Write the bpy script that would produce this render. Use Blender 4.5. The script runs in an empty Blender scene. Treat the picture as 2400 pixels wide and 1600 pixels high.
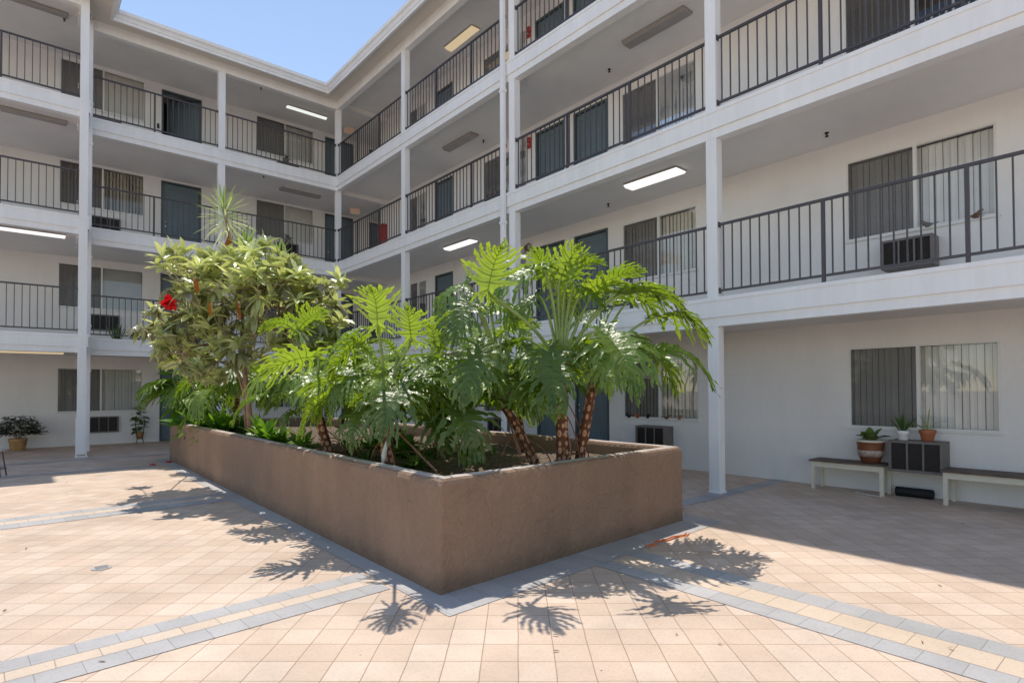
import bpy, math, random
from mathutils import Vector, Matrix
import numpy as np
R = math.radians
sc = bpy.context.scene
# ------------------------------------------------------------------ camera
FPX, CY, YAW, PIT, ROL = 1349.02, 889.37, 0.86329, 0.018367, -0.003976
CAM = Vector((-7.6756, -17.5901, 1.5063))
F2 = Vector((math.cos(YAW), math.sin(YAW), 0)); R2 = Vector((math.sin(YAW), -math.cos(YAW), 0)); Z = Vector((0, 0, 1))
FW = F2*math.cos(PIT) + Z*math.sin(PIT); UP = -F2*math.sin(PIT) + Z*math.cos(PIT)
XC = R2*math.cos(ROL) + UP*math.sin(ROL); YC = -R2*math.sin(ROL) + UP*math.cos(ROL)
cd = bpy.data.cameras.new("camera"); cam = bpy.data.objects.new("camera", cd); sc.collection.objects.link(cam)
cd.sensor_width = 36; cd.lens = 36*FPX/2400; cd.shift_y = (CY-800)/2400; cd.clip_end = 2000; cd.clip_start = .05
m = Matrix((XC, YC, -FW)).transposed().to_4x4(); m.translation = CAM; cam.matrix_world = m
sc.camera = cam
def at(vx, vy, D):
    """point of the place seen at photo position (vx,vy), D metres ahead: used to measure where a leaf or twig grows"""
    u, v = vx/.98, vy/.98
    d = FW + XC*((u-1200)/FPX) - YC*((v-CY)/FPX)
    return CAM + d*(D/d.dot(F2))
# ------------------------------------------------------------------ world and sun
SUNV = Vector((1.25, 3.6, 10.4)).normalized()
EL = math.asin(SUNV.z); AZ = math.atan2(SUNV.x, SUNV.y)
w = bpy.data.worlds.new("World"); sc.world = w; w.use_nodes = True
nt = w.node_tree; bg = nt.nodes["Background"]
sky = nt.nodes.new("ShaderNodeTexSky"); sky.sky_type = 'NISHITA'; sky.sun_disc = False
sky.sun_elevation = EL; sky.sun_rotation = AZ; sky.air_density = 0.8; sky.dust_density = 0.0; sky.ozone_density = 2.0
wb = nt.nodes.new("ShaderNodeVectorMath"); wb.operation = 'MULTIPLY'; wb.inputs[1].default_value = (1.10, .94, .79)      # camera white balance on the sky light
nt.links.new(sky.outputs[0], wb.inputs[0]); nt.links.new(wb.outputs[0], bg.inputs[0]); bg.inputs[1].default_value = 0.15
sd = bpy.data.lights.new("sun", 'SUN'); sd.energy = 2.12; sd.angle = R(0.53); sd.color = (1, .93, .83)
so = bpy.data.objects.new("sun", sd); sc.collection.objects.link(so); so.rotation_euler = SUNV.to_track_quat('Z', 'Y').to_euler()
sc.view_settings.view_transform = 'Standard'; sc.view_settings.look = 'None'; sc.view_settings.gamma = 1
sc.view_settings.exposure = 0.92
sc.cycles.max_bounces = 12; sc.cycles.diffuse_bounces = 7; sc.cycles.transparent_max_bounces = 24
sc.cycles.sample_clamp_indirect = 6; sc.cycles.use_denoising = True
C = sc.collection
# ------------------------------------------------------------------ materials
def mat(name, col, rough=.7, var=.06, scale=6, bump=0., bscale=40, spec=.4, metal=0., col2=None, coords='Object', detail=4):
    m = bpy.data.materials.new(name); m.use_nodes = True; n = m.node_tree; p = n.nodes["Principled BSDF"]
    p.inputs["Roughness"].default_value = rough; p.inputs["Metallic"].default_value = metal
    p.inputs["Specular IOR Level"].default_value = spec
    tc = n.nodes.new("ShaderNodeTexCoord"); no = n.nodes.new("ShaderNodeTexNoise"); no.inputs["Scale"].default_value = scale
    no.inputs["Detail"].default_value = detail
    n.links.new(tc.outputs[coords], no.inputs["Vector"])
    r = n.nodes.new("ShaderNodeValToRGB"); c2 = col2 or tuple(min(1, c*(1+var)) for c in col)
    c1 = tuple(c*(1-var) for c in col) if not col2 else col
    r.color_ramp.elements[0].position = .3; r.color_ramp.elements[1].position = .7
    r.color_ramp.elements[0].color = (*c1, 1); r.color_ramp.elements[1].color = (*c2, 1)
    n.links.new(no.outputs["Fac"], r.inputs[0]); n.links.new(r.outputs[0], p.inputs["Base Color"])
    if bump:
        b = n.nodes.new("ShaderNodeBump"); b.inputs["Strength"].default_value = bump; b.inputs["Distance"].default_value = .02
        n2 = n.nodes.new("ShaderNodeTexNoise"); n2.inputs["Scale"].default_value = bscale; n2.inputs["Detail"].default_value = 6
        n.links.new(tc.outputs[coords], n2.inputs["Vector"]); n.links.new(n2.outputs["Fac"], b.inputs["Height"]); n.links.new(b.outputs[0], p.inputs["Normal"])
    return m
def nodes(m): return m.node_tree, m.node_tree.nodes, m.node_tree.links
M = {}
M['white'] = mat('white_paint', (.82, .815, .81), .5, .035, 1.1, .12, 50, col2=(.885, .88, .875), detail=9)
M['stucco'] = mat('stucco', (.78, .765, .745), .9, .04, .9, .4, 70, col2=(.84, .825, .805), detail=8)
M['soffit'] = mat('soffit_paint', (.77, .75, .73), .9, .05, .7, .35, 90, col2=(.83, .81, .785), detail=8)
M['trim'] = mat('beige_soffit', (.70, .66, .60), .8, .04, 1)
M['dark_metal'] = mat('railing_paint', (.060, .052, .055), .42, .12, 5, spec=.5)
M['door'] = mat('door_paint', (.135, .185, .215), .42, .06, 2, .05, 30)
M['door_frame'] = mat('door_frame_paint', (.075, .10, .105), .45, .06, 2)
M['window_frame'] = mat('window_frame', (.72, .72, .70), .4, .04, 3)
M['chrome'] = mat('brushed_metal', (.75, .74, .72), .25, .05, 5, metal=1.)
M['blinds'] = mat('blinds', (.86, .83, .79), .75, .05, 3)
M['blinds_cream'] = mat('cream_blinds', (.80, .73, .62), .75, .06, 3); M['blinds_grey'] = mat('grey_blinds', (.70, .70, .69), .75, .06, 3)
M['ac'] = mat('ac_casing', (.17, .15, .14), .55, .1, 6)
M['ac_grille'] = mat('ac_grille', (.035, .03, .03), .5, .2, 20)
M['dark'] = mat('room_darkness', (.05, .047, .045), .9, .2, 2)  # near-black colour stands in for the darkness of unlit rooms
M['walkway'] = mat('walkway_floor', (.5, .40, .38), .8, .1, 2)
M['cream'] = mat('cream_paint', (.68, .63, .50), .5, .06, 4)
M['weathered'] = mat('weathered_board', (.13, .095, .075), .7, .25, 9, .2, 40)
M['terracotta'] = mat('terracotta', (.38, .13, .06), .75, .12, 9)
M['pot_white'] = mat('white_pot', (.78, .78, .76), .35, .03, 5)
M['pot_tan'] = mat('tan_pot', (.42, .24, .10), .6, .25, 7)
M['pot_glaze'] = mat('brown_glaze', (.20, .075, .035), .3, .25, 6)
M['pot_band'] = mat('pale_glaze', (.42, .33, .27), .3, .3, 25)
M['black'] = mat('black_rubber', (.012, .012, .012), .6, .1, 8)
M['red'] = mat('red_paint', (.42, .03, .025), .4, .1, 6)
M['orange'] = mat('orange_cord', (.75, .18, .03), .5, .1, 6)
M['root'] = mat('aerial_root', (.25, .125, .07), .8, .35, 15)
M['bark'] = mat('smooth_bark', (.33, .22, .15), .8, .3, 14, .3, 60)
M['twig'] = mat('twig', (.30, .23, .15), .8, .25, 14)
M['petiole'] = mat('petiole', (.27, .36, .13), .45, .25, 5)
M['rib'] = mat('leaf_rib', (.13, .21, .06), .45, .2, 6)
M['sheath'] = mat('orange_sheath', (.45, .20, .05), .6, .35, 14, col2=(.55, .38, .14))
M['soilpot'] = mat('pot_soil', (.04, .028, .02), .95, .3, 40)
M['debris'] = mat('leaf_debris', (.16, .09, .05), .8, .4, 30)
M['pale_debris'] = mat('pale_debris', (.7, .66, .58), .8, .2, 30)
M['grey_metal'] = mat('grey_metal', (.46, .44, .42), .5, .1, 6)
M['fixture'] = mat('fixture_housing', (.30, .28, .265), .6, .06, 4)
M['lens_off'] = mat('lens_off', (.33, .31, .295), .35, .05, 4)
def emis(name, col, s):
    m = mat(name, tuple(.6*c for c in col), .4, .02); p = m.node_tree.nodes["Principled BSDF"]
    p.inputs["Emission Color"].default_value = (*col, 1); p.inputs["Emission Strength"].default_value = s; return m
M['lens_white'] = emis('lens_lit', (1, .97, .95), .5)
M['lens_warm'] = emis('lens_warm', (1, .80, .50), .24)
M['lens_cool'] = emis('lens_cool', (.95, 1, .93), .42)
M['exit_face'] = emis('exit_face', (.80, .66, .52), .03)
M['exit_letter'] = emis('exit_letter', (.85, .36, .2), .12)
# planter stucco: trowelled swirls
pm = mat('planter_stucco', (.285, .185, .125), .85, .1, 1.2, .0)
n, N, L = nodes(pm); p = N["Principled BSDF"]; tc = N.new("ShaderNodeTexCoord")
mu = N.new("ShaderNodeTexNoise"); mu.inputs["Scale"].default_value = 9; mu.inputs["Detail"].default_value = 5; mu.inputs["Distortion"].default_value = 2.2
ba = N.new("ShaderNodeBump"); ba.inputs["Strength"].default_value = .65; ba.inputs["Distance"].default_value = .045
L.new(tc.outputs["Object"], mu.inputs["Vector"]); L.new(mu.outputs["Fac"], ba.inputs["Height"])
fn = N.new("ShaderNodeTexNoise"); fn.inputs["Scale"].default_value = 120; L.new(tc.outputs["Object"], fn.inputs["Vector"])
bb = N.new("ShaderNodeBump"); bb.inputs["Strength"].default_value = .3; bb.inputs["Distance"].default_value = .01
L.new(fn.outputs["Fac"], bb.inputs["Height"]); L.new(ba.outputs[0], bb.inputs["Normal"]); L.new(bb.outputs[0], p.inputs["Normal"])
M['planter'] = pm
M['planter_rim'] = mat('planter_rim', (.42, .35, .31), .8, .12, 3, .3, 60, col2=(.60, .53, .49))
def streaks(m, sc_=(9, 9, .5), lo=.90, thr=(.42, .62)):
    # rain streaks and patchy repaint: a vertical-stretched noise that dulls the paint a little
    n, N, L = nodes(m); p = N["Principled BSDF"]; src = p.inputs["Base Color"].links[0].from_socket
    tc = N.new("ShaderNodeTexCoord"); mp = N.new("ShaderNodeMapping"); mp.inputs["Scale"].default_value = sc_; L.new(tc.outputs["Object"], mp.inputs[0])
    no = N.new("ShaderNodeTexNoise"); no.inputs["Scale"].default_value = 1; no.inputs["Detail"].default_value = 8; no.inputs["Roughness"].default_value = .7; L.new(mp.outputs[0], no.inputs["Vector"])
    r = N.new("ShaderNodeMapRange"); r.inputs[1].default_value = thr[0]; r.inputs[2].default_value = thr[1]; r.inputs[3].default_value = lo; r.inputs[4].default_value = 1.0; L.new(no.outputs["Fac"], r.inputs[0])
    v = N.new("ShaderNodeVectorMath"); v.operation = 'SCALE'; L.new(src, v.inputs[0]); L.new(r.outputs[0], v.inputs["Scale"]); L.new(v.outputs[0], p.inputs["Base Color"])
streaks(M['white'], (7, 7, .9), .95); streaks(M['stucco'], (2.2, 2.2, .5), .96, (.38, .6)); streaks(M['planter'], (3, 3, .8), .90, (.36, .6)); streaks(M['soffit'], (1.2, 1.2, 1.2), .96, (.4, .58)); streaks(M['door'], (5, 5, 1.2), .88)
# splash-dirt band along the foot of the planter
n, N, L = nodes(M['planter']); p = N["Principled BSDF"]; src = p.inputs["Base Color"].links[0].from_socket
tc = N.new("ShaderNodeTexCoord"); sx = N.new("ShaderNodeSeparateXYZ"); L.new(tc.outputs["Object"], sx.inputs[0]); no = N.new("ShaderNodeTexNoise"); no.inputs["Scale"].default_value = 4; no.inputs["Detail"].default_value = 7; L.new(tc.outputs["Object"], no.inputs["Vector"])
mm = N.new("ShaderNodeMath"); mm.operation = 'MULTIPLY_ADD'; mm.inputs[1].default_value = -.28; L.new(no.outputs["Fac"], mm.inputs[0]); L.new(sx.outputs["Z"], mm.inputs[2])
r = N.new("ShaderNodeMapRange"); r.inputs[1].default_value = -.12; r.inputs[2].default_value = .03; r.inputs[3].default_value = .72; r.inputs[4].default_value = 1.0; L.new(mm.outputs[0], r.inputs[0])
v = N.new("ShaderNodeVectorMath"); v.operation = 'SCALE'; L.new(src, v.inputs[0]); L.new(r.outputs[0], v.inputs["Scale"]); L.new(v.outputs[0], p.inputs["Base Color"])
# paving tiles
def tile_mat(name, loc, ang, bw, bh, c1, c2, mortar, msize=.0035, stain=.12):
    m = bpy.data.materials.new(name); m.use_nodes = True; n, N, L = nodes(m); p = N["Principled BSDF"]; p.inputs["Roughness"].default_value = .75
    p.inputs["Specular IOR Level"].default_value = .3
    tc = N.new("ShaderNodeTexCoord"); mp = N.new("ShaderNodeMapping"); mp.vector_type = 'TEXTURE'
    mp.inputs["Location"].default_value = loc; mp.inputs["Rotation"].default_value = (0, 0, ang)
    L.new(tc.outputs["Object"], mp.inputs[0])
    wn = N.new("ShaderNodeTexNoise"); wn.inputs["Scale"].default_value = 3; L.new(tc.outputs["Object"], wn.inputs["Vector"])
    wm = N.new("ShaderNodeMix"); wm.data_type = 'RGBA'; wm.blend_type = 'LINEAR_LIGHT'; wm.inputs["Factor"].default_value = .006
    L.new(mp.outputs[0], wm.inputs[6]); L.new(wn.outputs["Color"], wm.inputs[7])
    b = N.new("ShaderNodeTexBrick"); b.offset = 0; b.offset_frequency = 1; b.inputs["Scale"].default_value = 1
    b.inputs["Brick Width"].default_value = bw; b.inputs["Row Height"].default_value = bh; b.inputs["Mortar Size"].default_value = msize
    b.inputs["Mortar Smooth"].default_value = .25; b.inputs["Bias"].default_value = -.2
    b.inputs["Color1"].default_value = (*c1, 1); b.inputs["Color2"].default_value = (*c2, 1); b.inputs["Mortar"].default_value = (*mortar, 1)
    L.new(wm.outputs[2], b.inputs["Vector"])
    s = N.new("ShaderNodeTexNoise"); s.inputs["Scale"].default_value = 1.1; s.inputs["Detail"].default_value = 7; s.inputs["Roughness"].default_value = .65
    L.new(tc.outputs["Object"], s.inputs["Vector"])
    r = N.new("ShaderNodeMapRange"); r.inputs[1].default_value = .35; r.inputs[2].default_value = .7; r.inputs[3].default_value = 1-stain; r.inputs[4].default_value = 1.04
    L.new(s.outputs["Fac"], r.inputs[0])
    sp = N.new("ShaderNodeTexNoise"); sp.inputs["Scale"].default_value = 55; sp.inputs["Detail"].default_value = 3; L.new(tc.outputs["Object"], sp.inputs["Vector"])
    r2 = N.new("ShaderNodeMapRange"); r2.inputs[1].default_value = .28; r2.inputs[2].default_value = .5; r2.inputs[3].default_value = .88; r2.inputs[4].default_value = 1
    L.new(sp.outputs["Fac"], r2.inputs[0]); mm = N.new("ShaderNodeMath"); mm.operation = 'MULTIPLY'; L.new(r.outputs[0], mm.inputs[0]); L.new(r2.outputs[0], mm.inputs[1])
    v = N.new("ShaderNodeVectorMath"); v.operation = 'SCALE'; L.new(b.outputs["Color"], v.inputs[0]); L.new(mm.outputs[0], v.inputs["Scale"])
    L.new(v.outputs[0], p.inputs["Base Color"])
    bu = N.new("ShaderNodeBump"); bu.inputs["Strength"].default_value = .35; bu.inputs["Distance"].default_value = .006; bu.invert = True
    L.new(b.outputs["Fac"], bu.inputs["Height"]); L.new(bu.outputs[0], p.inputs["Normal"])
    return m
A41 = math.atan2(-.135, .155)
M['tiles'] = tile_mat('paving_tiles', (-5.40, -15.29, 0), A41, .206, .218, (.69, .53, .41), (.79, .64, .52), (.42, .29, .21), .0035, .22)
M['slate'] = tile_mat('blue_grey_paving', (0, 0, 0), 0, .21, 50., (.49, .475, .47), (.57, .55, .54), (.33, .31, .30), .0025, .22)
M['slate_x'] = tile_mat('blue_grey_paving_b', (0, 0, 0), R(3.4), .21, 50., (.49, .475, .47), (.57, .55, .54), (.33, .31, .30), .0025, .22)
M['slate_y'] = tile_mat('blue_grey_paving_c', (0, 0, 0), 0, 50., .21, (.49, .475, .47), (.57, .55, .54), (.33, .31, .30), .0025, .22)
M['cream_x'] = tile_mat('cream_paving_b', (.1, 0, 0), R(3.4), .21, 50., (.68, .55, .43), (.75, .62, .50), (.42, .33, .26), .003)
M['cream_y'] = tile_mat('cream_paving_c', (0, .1, 0), 0, 50., .21, (.68, .54, .41), (.75, .61, .48), (.42, .32, .25), .003)
# planting soil
sm = mat('planting_soil', (.06, .042, .03), .95, .4, 30, .9, 60, col2=(.26, .19, .145), detail=8); M['soil'] = sm
# glass
def glass(name, base=.06, tint=(1, 1, 1)):
    m = bpy.data.materials.new(name); m.use_nodes = True; n, N, L = nodes(m); N.remove(N["Principled BSDF"])
    o = N["Material Output"]; t = N.new("ShaderNodeBsdfTransparent"); t.inputs[0].default_value = (*tint, 1)
    g = N.new("ShaderNodeBsdfGlossy"); g.inputs["Roughness"].default_value = .015
    no = N.new("ShaderNodeTexNoise"); no.inputs["Scale"].default_value = 1.6; bu = N.new("ShaderNodeBump"); bu.inputs["Strength"].default_value = .05
    tc = N.new("ShaderNodeTexCoord"); L.new(tc.outputs["Object"], no.inputs["Vector"]); L.new(no.outputs["Fac"], bu.inputs["Height"]); L.new(bu.outputs[0], g.inputs["Normal"])
    f = N.new("ShaderNodeFresnel"); f.inputs[0].default_value = 1.5; a = N.new("ShaderNodeMath"); a.operation = 'ADD'; a.inputs[1].default_value = base
    L.new(f.outputs[0], a.inputs[0]); mx = N.new("ShaderNodeMixShader"); L.new(a.outputs[0], mx.inputs[0]); L.new(t.outputs[0], mx.inputs[1]); L.new(g.outputs[0], mx.inputs[2])
    L.new(mx.outputs[0], o.inputs[0]); return m
M['glass'] = glass('window_glass', .03, (.9, .92, .92))
def screen(name, op, col):
    m = bpy.data.materials.new(name); m.use_nodes = True; n, N, L = nodes(m); p = N["Principled BSDF"]
    p.inputs["Base Color"].default_value = (*col, 1); p.inputs["Roughness"].default_value = .6
    t = N.new("ShaderNodeBsdfTransparent"); mx = N.new("ShaderNodeMixShader"); mx.inputs[0].default_value = op
    L.new(t.outputs[0], mx.inputs[1]); L.new(p.outputs[0], mx.inputs[2]); L.new(mx.outputs[0], N["Material Output"].inputs[0]); return m
M['screen'] = screen('insect_screen', .55, (.12, .112, .108))
# leaves: colour per leaf from the 'tint' attribute, light passes through
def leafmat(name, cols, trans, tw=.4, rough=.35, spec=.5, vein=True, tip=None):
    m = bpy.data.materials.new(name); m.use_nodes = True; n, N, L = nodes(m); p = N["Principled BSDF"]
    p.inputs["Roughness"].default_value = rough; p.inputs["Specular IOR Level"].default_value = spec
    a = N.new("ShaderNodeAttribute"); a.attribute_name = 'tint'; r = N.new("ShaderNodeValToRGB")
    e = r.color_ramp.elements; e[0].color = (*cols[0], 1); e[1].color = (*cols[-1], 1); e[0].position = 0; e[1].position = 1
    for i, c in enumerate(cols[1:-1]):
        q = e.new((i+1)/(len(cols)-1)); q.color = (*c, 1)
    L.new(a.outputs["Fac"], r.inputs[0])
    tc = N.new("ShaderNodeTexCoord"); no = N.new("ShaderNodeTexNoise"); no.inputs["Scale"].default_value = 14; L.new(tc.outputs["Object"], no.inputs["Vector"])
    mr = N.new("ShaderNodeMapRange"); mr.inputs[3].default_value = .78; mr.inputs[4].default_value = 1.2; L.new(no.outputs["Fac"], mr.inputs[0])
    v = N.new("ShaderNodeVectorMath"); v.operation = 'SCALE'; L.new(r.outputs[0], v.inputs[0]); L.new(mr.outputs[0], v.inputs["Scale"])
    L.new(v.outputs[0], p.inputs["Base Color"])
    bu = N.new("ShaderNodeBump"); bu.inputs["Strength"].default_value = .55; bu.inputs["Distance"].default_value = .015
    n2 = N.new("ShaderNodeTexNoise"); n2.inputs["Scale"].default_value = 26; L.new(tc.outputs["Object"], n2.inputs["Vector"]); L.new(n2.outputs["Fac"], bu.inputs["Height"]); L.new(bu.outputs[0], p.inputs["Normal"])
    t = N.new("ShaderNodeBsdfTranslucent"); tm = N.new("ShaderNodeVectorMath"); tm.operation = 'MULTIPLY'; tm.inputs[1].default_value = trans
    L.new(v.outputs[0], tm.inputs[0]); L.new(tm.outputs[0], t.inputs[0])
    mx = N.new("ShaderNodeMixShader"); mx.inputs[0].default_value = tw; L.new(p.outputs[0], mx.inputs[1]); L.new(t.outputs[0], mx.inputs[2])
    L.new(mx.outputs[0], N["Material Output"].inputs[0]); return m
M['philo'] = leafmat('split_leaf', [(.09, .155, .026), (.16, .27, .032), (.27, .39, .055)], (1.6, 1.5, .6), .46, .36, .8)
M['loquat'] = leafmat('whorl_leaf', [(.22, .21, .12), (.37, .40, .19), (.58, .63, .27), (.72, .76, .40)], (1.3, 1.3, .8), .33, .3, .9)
M['dry'] = leafmat('dry_leaf', [(.45, .13, .03), (.60, .22, .04)], (1.2, 1.2, 1.0), .35, .5, .3)
M['spike'] = leafmat('spike_leaf', [(.14, .24, .05), (.30, .40, .13), (.62, .64, .42)], (1.6, 1.6, 1.2), .3, .35, .5)
M['broad'] = leafmat('broad_leaf', [(.055, .14, .02), (.11, .24, .03), (.19, .37, .045)], (2.0, 1.9, .8), .42, .3, .5)
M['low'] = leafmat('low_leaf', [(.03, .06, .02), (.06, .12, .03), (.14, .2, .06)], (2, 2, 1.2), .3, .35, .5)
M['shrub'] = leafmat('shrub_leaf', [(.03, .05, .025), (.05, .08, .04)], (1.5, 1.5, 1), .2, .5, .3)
M['petal'] = leafmat('red_petal', [(.75, .01, .015), (.9, .04, .04)], (1.1, .8, .8), .3, .5, .3)
# philodendron trunk: pale oval leaf scars on brown
tm_ = mat('scarred_trunk', (.15, .065, .03), .85, .3, 12); n, N, L = nodes(tm_); p = N["Principled BSDF"]
uv = N.new("ShaderNodeAttribute"); uv.attribute_name = 'tuv'
vo = N.new("ShaderNodeTexVoronoi"); vo.feature = 'F1'; vo.inputs["Scale"].default_value = 1; vo.inputs["Randomness"].default_value = .45
L.new(uv.outputs["Vector"], vo.inputs["Vector"])
cr = N.new("ShaderNodeValToRGB"); e = cr.color_ramp.elements
e[0].color = (.52, .30, .19, 1); e[0].position = .36; e[1].color = (.12, .045, .02, 1); e[1].position = .46
q = e.new(.05); q.color = (.30, .15, .085, 1); L.new(vo.outputs["Distance"], cr.inputs[0]); L.new(cr.outputs[0], p.inputs["Base Color"])
bu = N.new("ShaderNodeBump"); bu.inputs["Strength"].default_value = .8; bu.inputs["Distance"].default_value = .02; bu.invert = True
L.new(vo.outputs["Distance"], bu.inputs["Height"]); L.new(bu.outputs[0], p.inputs["Normal"]); M['scar'] = tm_
# ------------------------------------------------------------------ mesh helpers
class MB:
    def __init__(s): s.v = []; s.f = []; s.t = []; s.uv = {}; s.cur = .5
    def face(s, *pts):
        i = len(s.v); s.v += [tuple(p) for p in pts]; s.f.append(tuple(range(i, i+len(pts)))); s.t.append(s.cur)
    def box(s, x0, x1, y0, y1, z0, z1, X=None):
        i = len(s.v); P = [Vector(q) for q in ((x0,y0,z0),(x1,y0,z0),(x1,y1,z0),(x0,y1,z0),(x0,y0,z1),(x1,y0,z1),(x1,y1,z1),(x0,y1,z1))]
        if X is not None: P = [X @ q for q in P]
        s.v += [tuple(q) for q in P]
        for f in ((0,3,2,1),(4,5,6,7),(0,1,5,4),(1,2,6,5),(2,3,7,6),(3,0,4,7)): s.f.append(tuple(i+k for k in f)); s.t.append(s.cur)
        return s
    def tube(s, pts, rad, n=7, cap=True, uvs=None):
        pts = [Vector(p) for p in pts]; i0 = len(s.v); K = len(pts); a = Vector((.31, .2, .93)); ln = 0
        for k, p in enumerate(pts):
            d = (pts[min(k+1, K-1)]-pts[max(k-1, 0)])
            if d.length < 1e-6: d = Vector((0, 0, 1))
            d.normalize(); x = d.cross(a)
            if x.length < .05: x = d.cross(Vector((1, 0, 0)))
            x.normalize(); y = d.cross(x); r = rad[k] if isinstance(rad, (list, tuple)) else rad
            if k: ln += (pts[k]-pts[k-1]).length
            for j in range(n):
                an = 2*math.pi*j/n; s.v.append(tuple(p + x*(r*math.cos(an)) + y*(r*math.sin(an))))
                if uvs: s.uv[len(s.v)-1] = (uvs[0]*math.cos(an), uvs[0]*math.sin(an), ln*uvs[1])
        for k in range(K-1):
            for j in range(n):
                a0 = i0+k*n+j; a1 = i0+k*n+(j+1) % n; s.f.append((a0, a1, a1+n, a0+n)); s.t.append(s.cur)
        if cap:
            s.f.append(tuple(i0+j for j in range(n))[::-1]); s.f.append(tuple(i0+(K-1)*n+j for j in range(n))); s.t += [s.cur]*2
        return s
    def lathe(s, cx, cy, prof, n=28, cz=0):
        i0 = len(s.v)
        for r, z in prof:
            for j in range(n): an = 2*math.pi*j/n; s.v.append((cx+r*math.cos(an), cy+r*math.sin(an), cz+z))
        for k in range(len(prof)-1):
            for j in range(n):
                a0 = i0+k*n+j; a1 = i0+k*n+(j+1) % n; s.f.append((a0, a1, a1+n, a0+n)); s.t.append(s.cur)
        s.f.append(tuple(i0+j for j in range(n))[::-1]); s.f.append(tuple(i0+(len(prof)-1)*n+j for j in range(n))); s.t += [s.cur]*2
        return s
    def build(s, name, m, parent=None, smooth=False, bevel=0, **kw):
        me = bpy.data.meshes.new(name); me.from_pydata(s.v, [], s.f); me.materials.append(M[m] if isinstance(m, str) else m)
        at_ = me.attributes.new('tint', 'FLOAT', 'FACE'); at_.data.foreach_set('value', s.t)
        if s.uv:
            ua = me.attributes.new('tuv', 'FLOAT_VECTOR', 'POINT')
            for k, val in s.uv.items(): ua.data[k].vector = val
        if smooth: me.polygons.foreach_set('use_smooth', [True]*len(me.polygons))
        me.update(); o = bpy.data.objects.new(name, me); C.objects.link(o)
        if parent: o.parent = parent
        if bevel:
            b = o.modifiers.new('bevel', 'BEVEL'); b.width = bevel; b.segments = 2; b.limit_method = 'ANGLE'
        for k, val in kw.items(): o[k] = val
        return o
def thing(name, label, cat, group=None, loc=(0, 0, 0)):
    o = bpy.data.objects.new(name, None); C.objects.link(o); o.location = loc; o.empty_display_size = .1
    o['label'] = label; o['category'] = cat
    if group: o['group'] = group
    return o
def part(o, label=None):
    if label: o['label'] = label
    return o
FL = {1: 'ground', 2: 'second', 3: 'third', 4: 'fourth'}
FLOOR = {1: 0., 2: 2.80, 3: 5.55, 4: 8.30}          # walking level
SOFF = {1: 2.52, 2: 5.30, 3: 8.05, 4: 10.93}
WX, WY, YE = 1.93, 2.705, .70                       # right wall plane, back wall plane, end of right wall
# ------------------------------------------------------------------ ground
g = MB(); g.face((-400, -400, 0), (400, -400, 0), (400, 400, 0), (-400, 400, 0)); g.build('paving', 'tiles', kind='structure')
PN, PR, PL, PB = Vector((-5.316, -14.01, 0)), Vector((-1.85, -13.81, 0)), Vector((-5.15, -2.98, 0)), Vector((-1.72, -2.80, 0))
def quad(b, pts, z): b.face(*[(p[0], p[1], z) for p in pts])
b = MB()
o1 = [(-5.49, -14.38), (-1.58, -14.15), (-1.45, -2.5), (-5.40, -2.68)]; i1 = [(PN.x, PN.y), (PR.x, PR.y), (PB.x, PB.y), (PL.x, PL.y)]
for k in range(4): quad(b, [o1[k], o1[(k+1) % 4], i1[(k+1) % 4], i1[k]], .004)
b.build('paving_border', 'slate', kind='structure')
def xband(b, x0, x1, y0, y1, z=.004, s=.06):          # band running across, y given at x=-7.7
    quad(b, [(x0, y0+s*(x0+7.7)), (x1, y0+s*(x1+7.7)), (x1, y1+s*(x1+7.7)), (x0, y1+s*(x0+7.7))], z)
b = MB(); xband(b, -16, -5.52, -13.44, -13.265); xband(b, -16, -5.52, -13.77, -13.58); b.build('path_stripe', 'slate_x', kind='structure')
b = MB(); xband(b, -16, -5.52, -13.576, -13.444); b.build('path_strip', 'cream_x', kind='structure')
b = MB(); xband(b, -16, -5.45, -8.66, -8.43); xband(b, -16, -5.45, -9.13, -8.84); b.build('path_stripe', 'slate_x', kind='structure')
b = MB(); xband(b, -16, -5.45, -8.836, -8.664); b.build('path_strip', 'cream_x', kind='structure')
b = MB(); quad(b, [(-3.905, -30), (-3.71, -30), (-3.71, -14.28), (-3.905, -14.29)], .004); quad(b, [(-3.465, -30), (-3.25, -30), (-3.25, -14.25), (-3.465, -14.27)], .004)
b.build('path_stripe', 'slate_y', kind='structure')
b = MB(); quad(b, [(-3.706, -30), (-3.469, -30), (-3.469, -14.27), (-3.706, -14.28)], .004); b.build('path_strip', 'cream_y', kind='structure')
b = MB(); quad(b, [(-1.56, -13.36), (1.93, -13.36), (1.93, -13.10), (-1.55, -13.10)], .004)
quad(b, [(-12, -1.75), (-1.5, -1.75), (-1.5, -1.5), (-12, -1.5)], .004); quad(b, [(-12, -4.05), (-5.42, -4.05), (-5.42, -3.85), (-12, -3.85)], .004)
b.build('path_stripe', 'slate', kind='structure')
# ------------------------------------------------------------------ wings of the building
LW = thing('apartment_wing', 'white back wing of the apartment block facing the camera, running left from the inner corner', 'building')
RW = thing('apartment_wing', 'white right wing of the apartment block, receding from the right edge to the inner corner', 'building')
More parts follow.
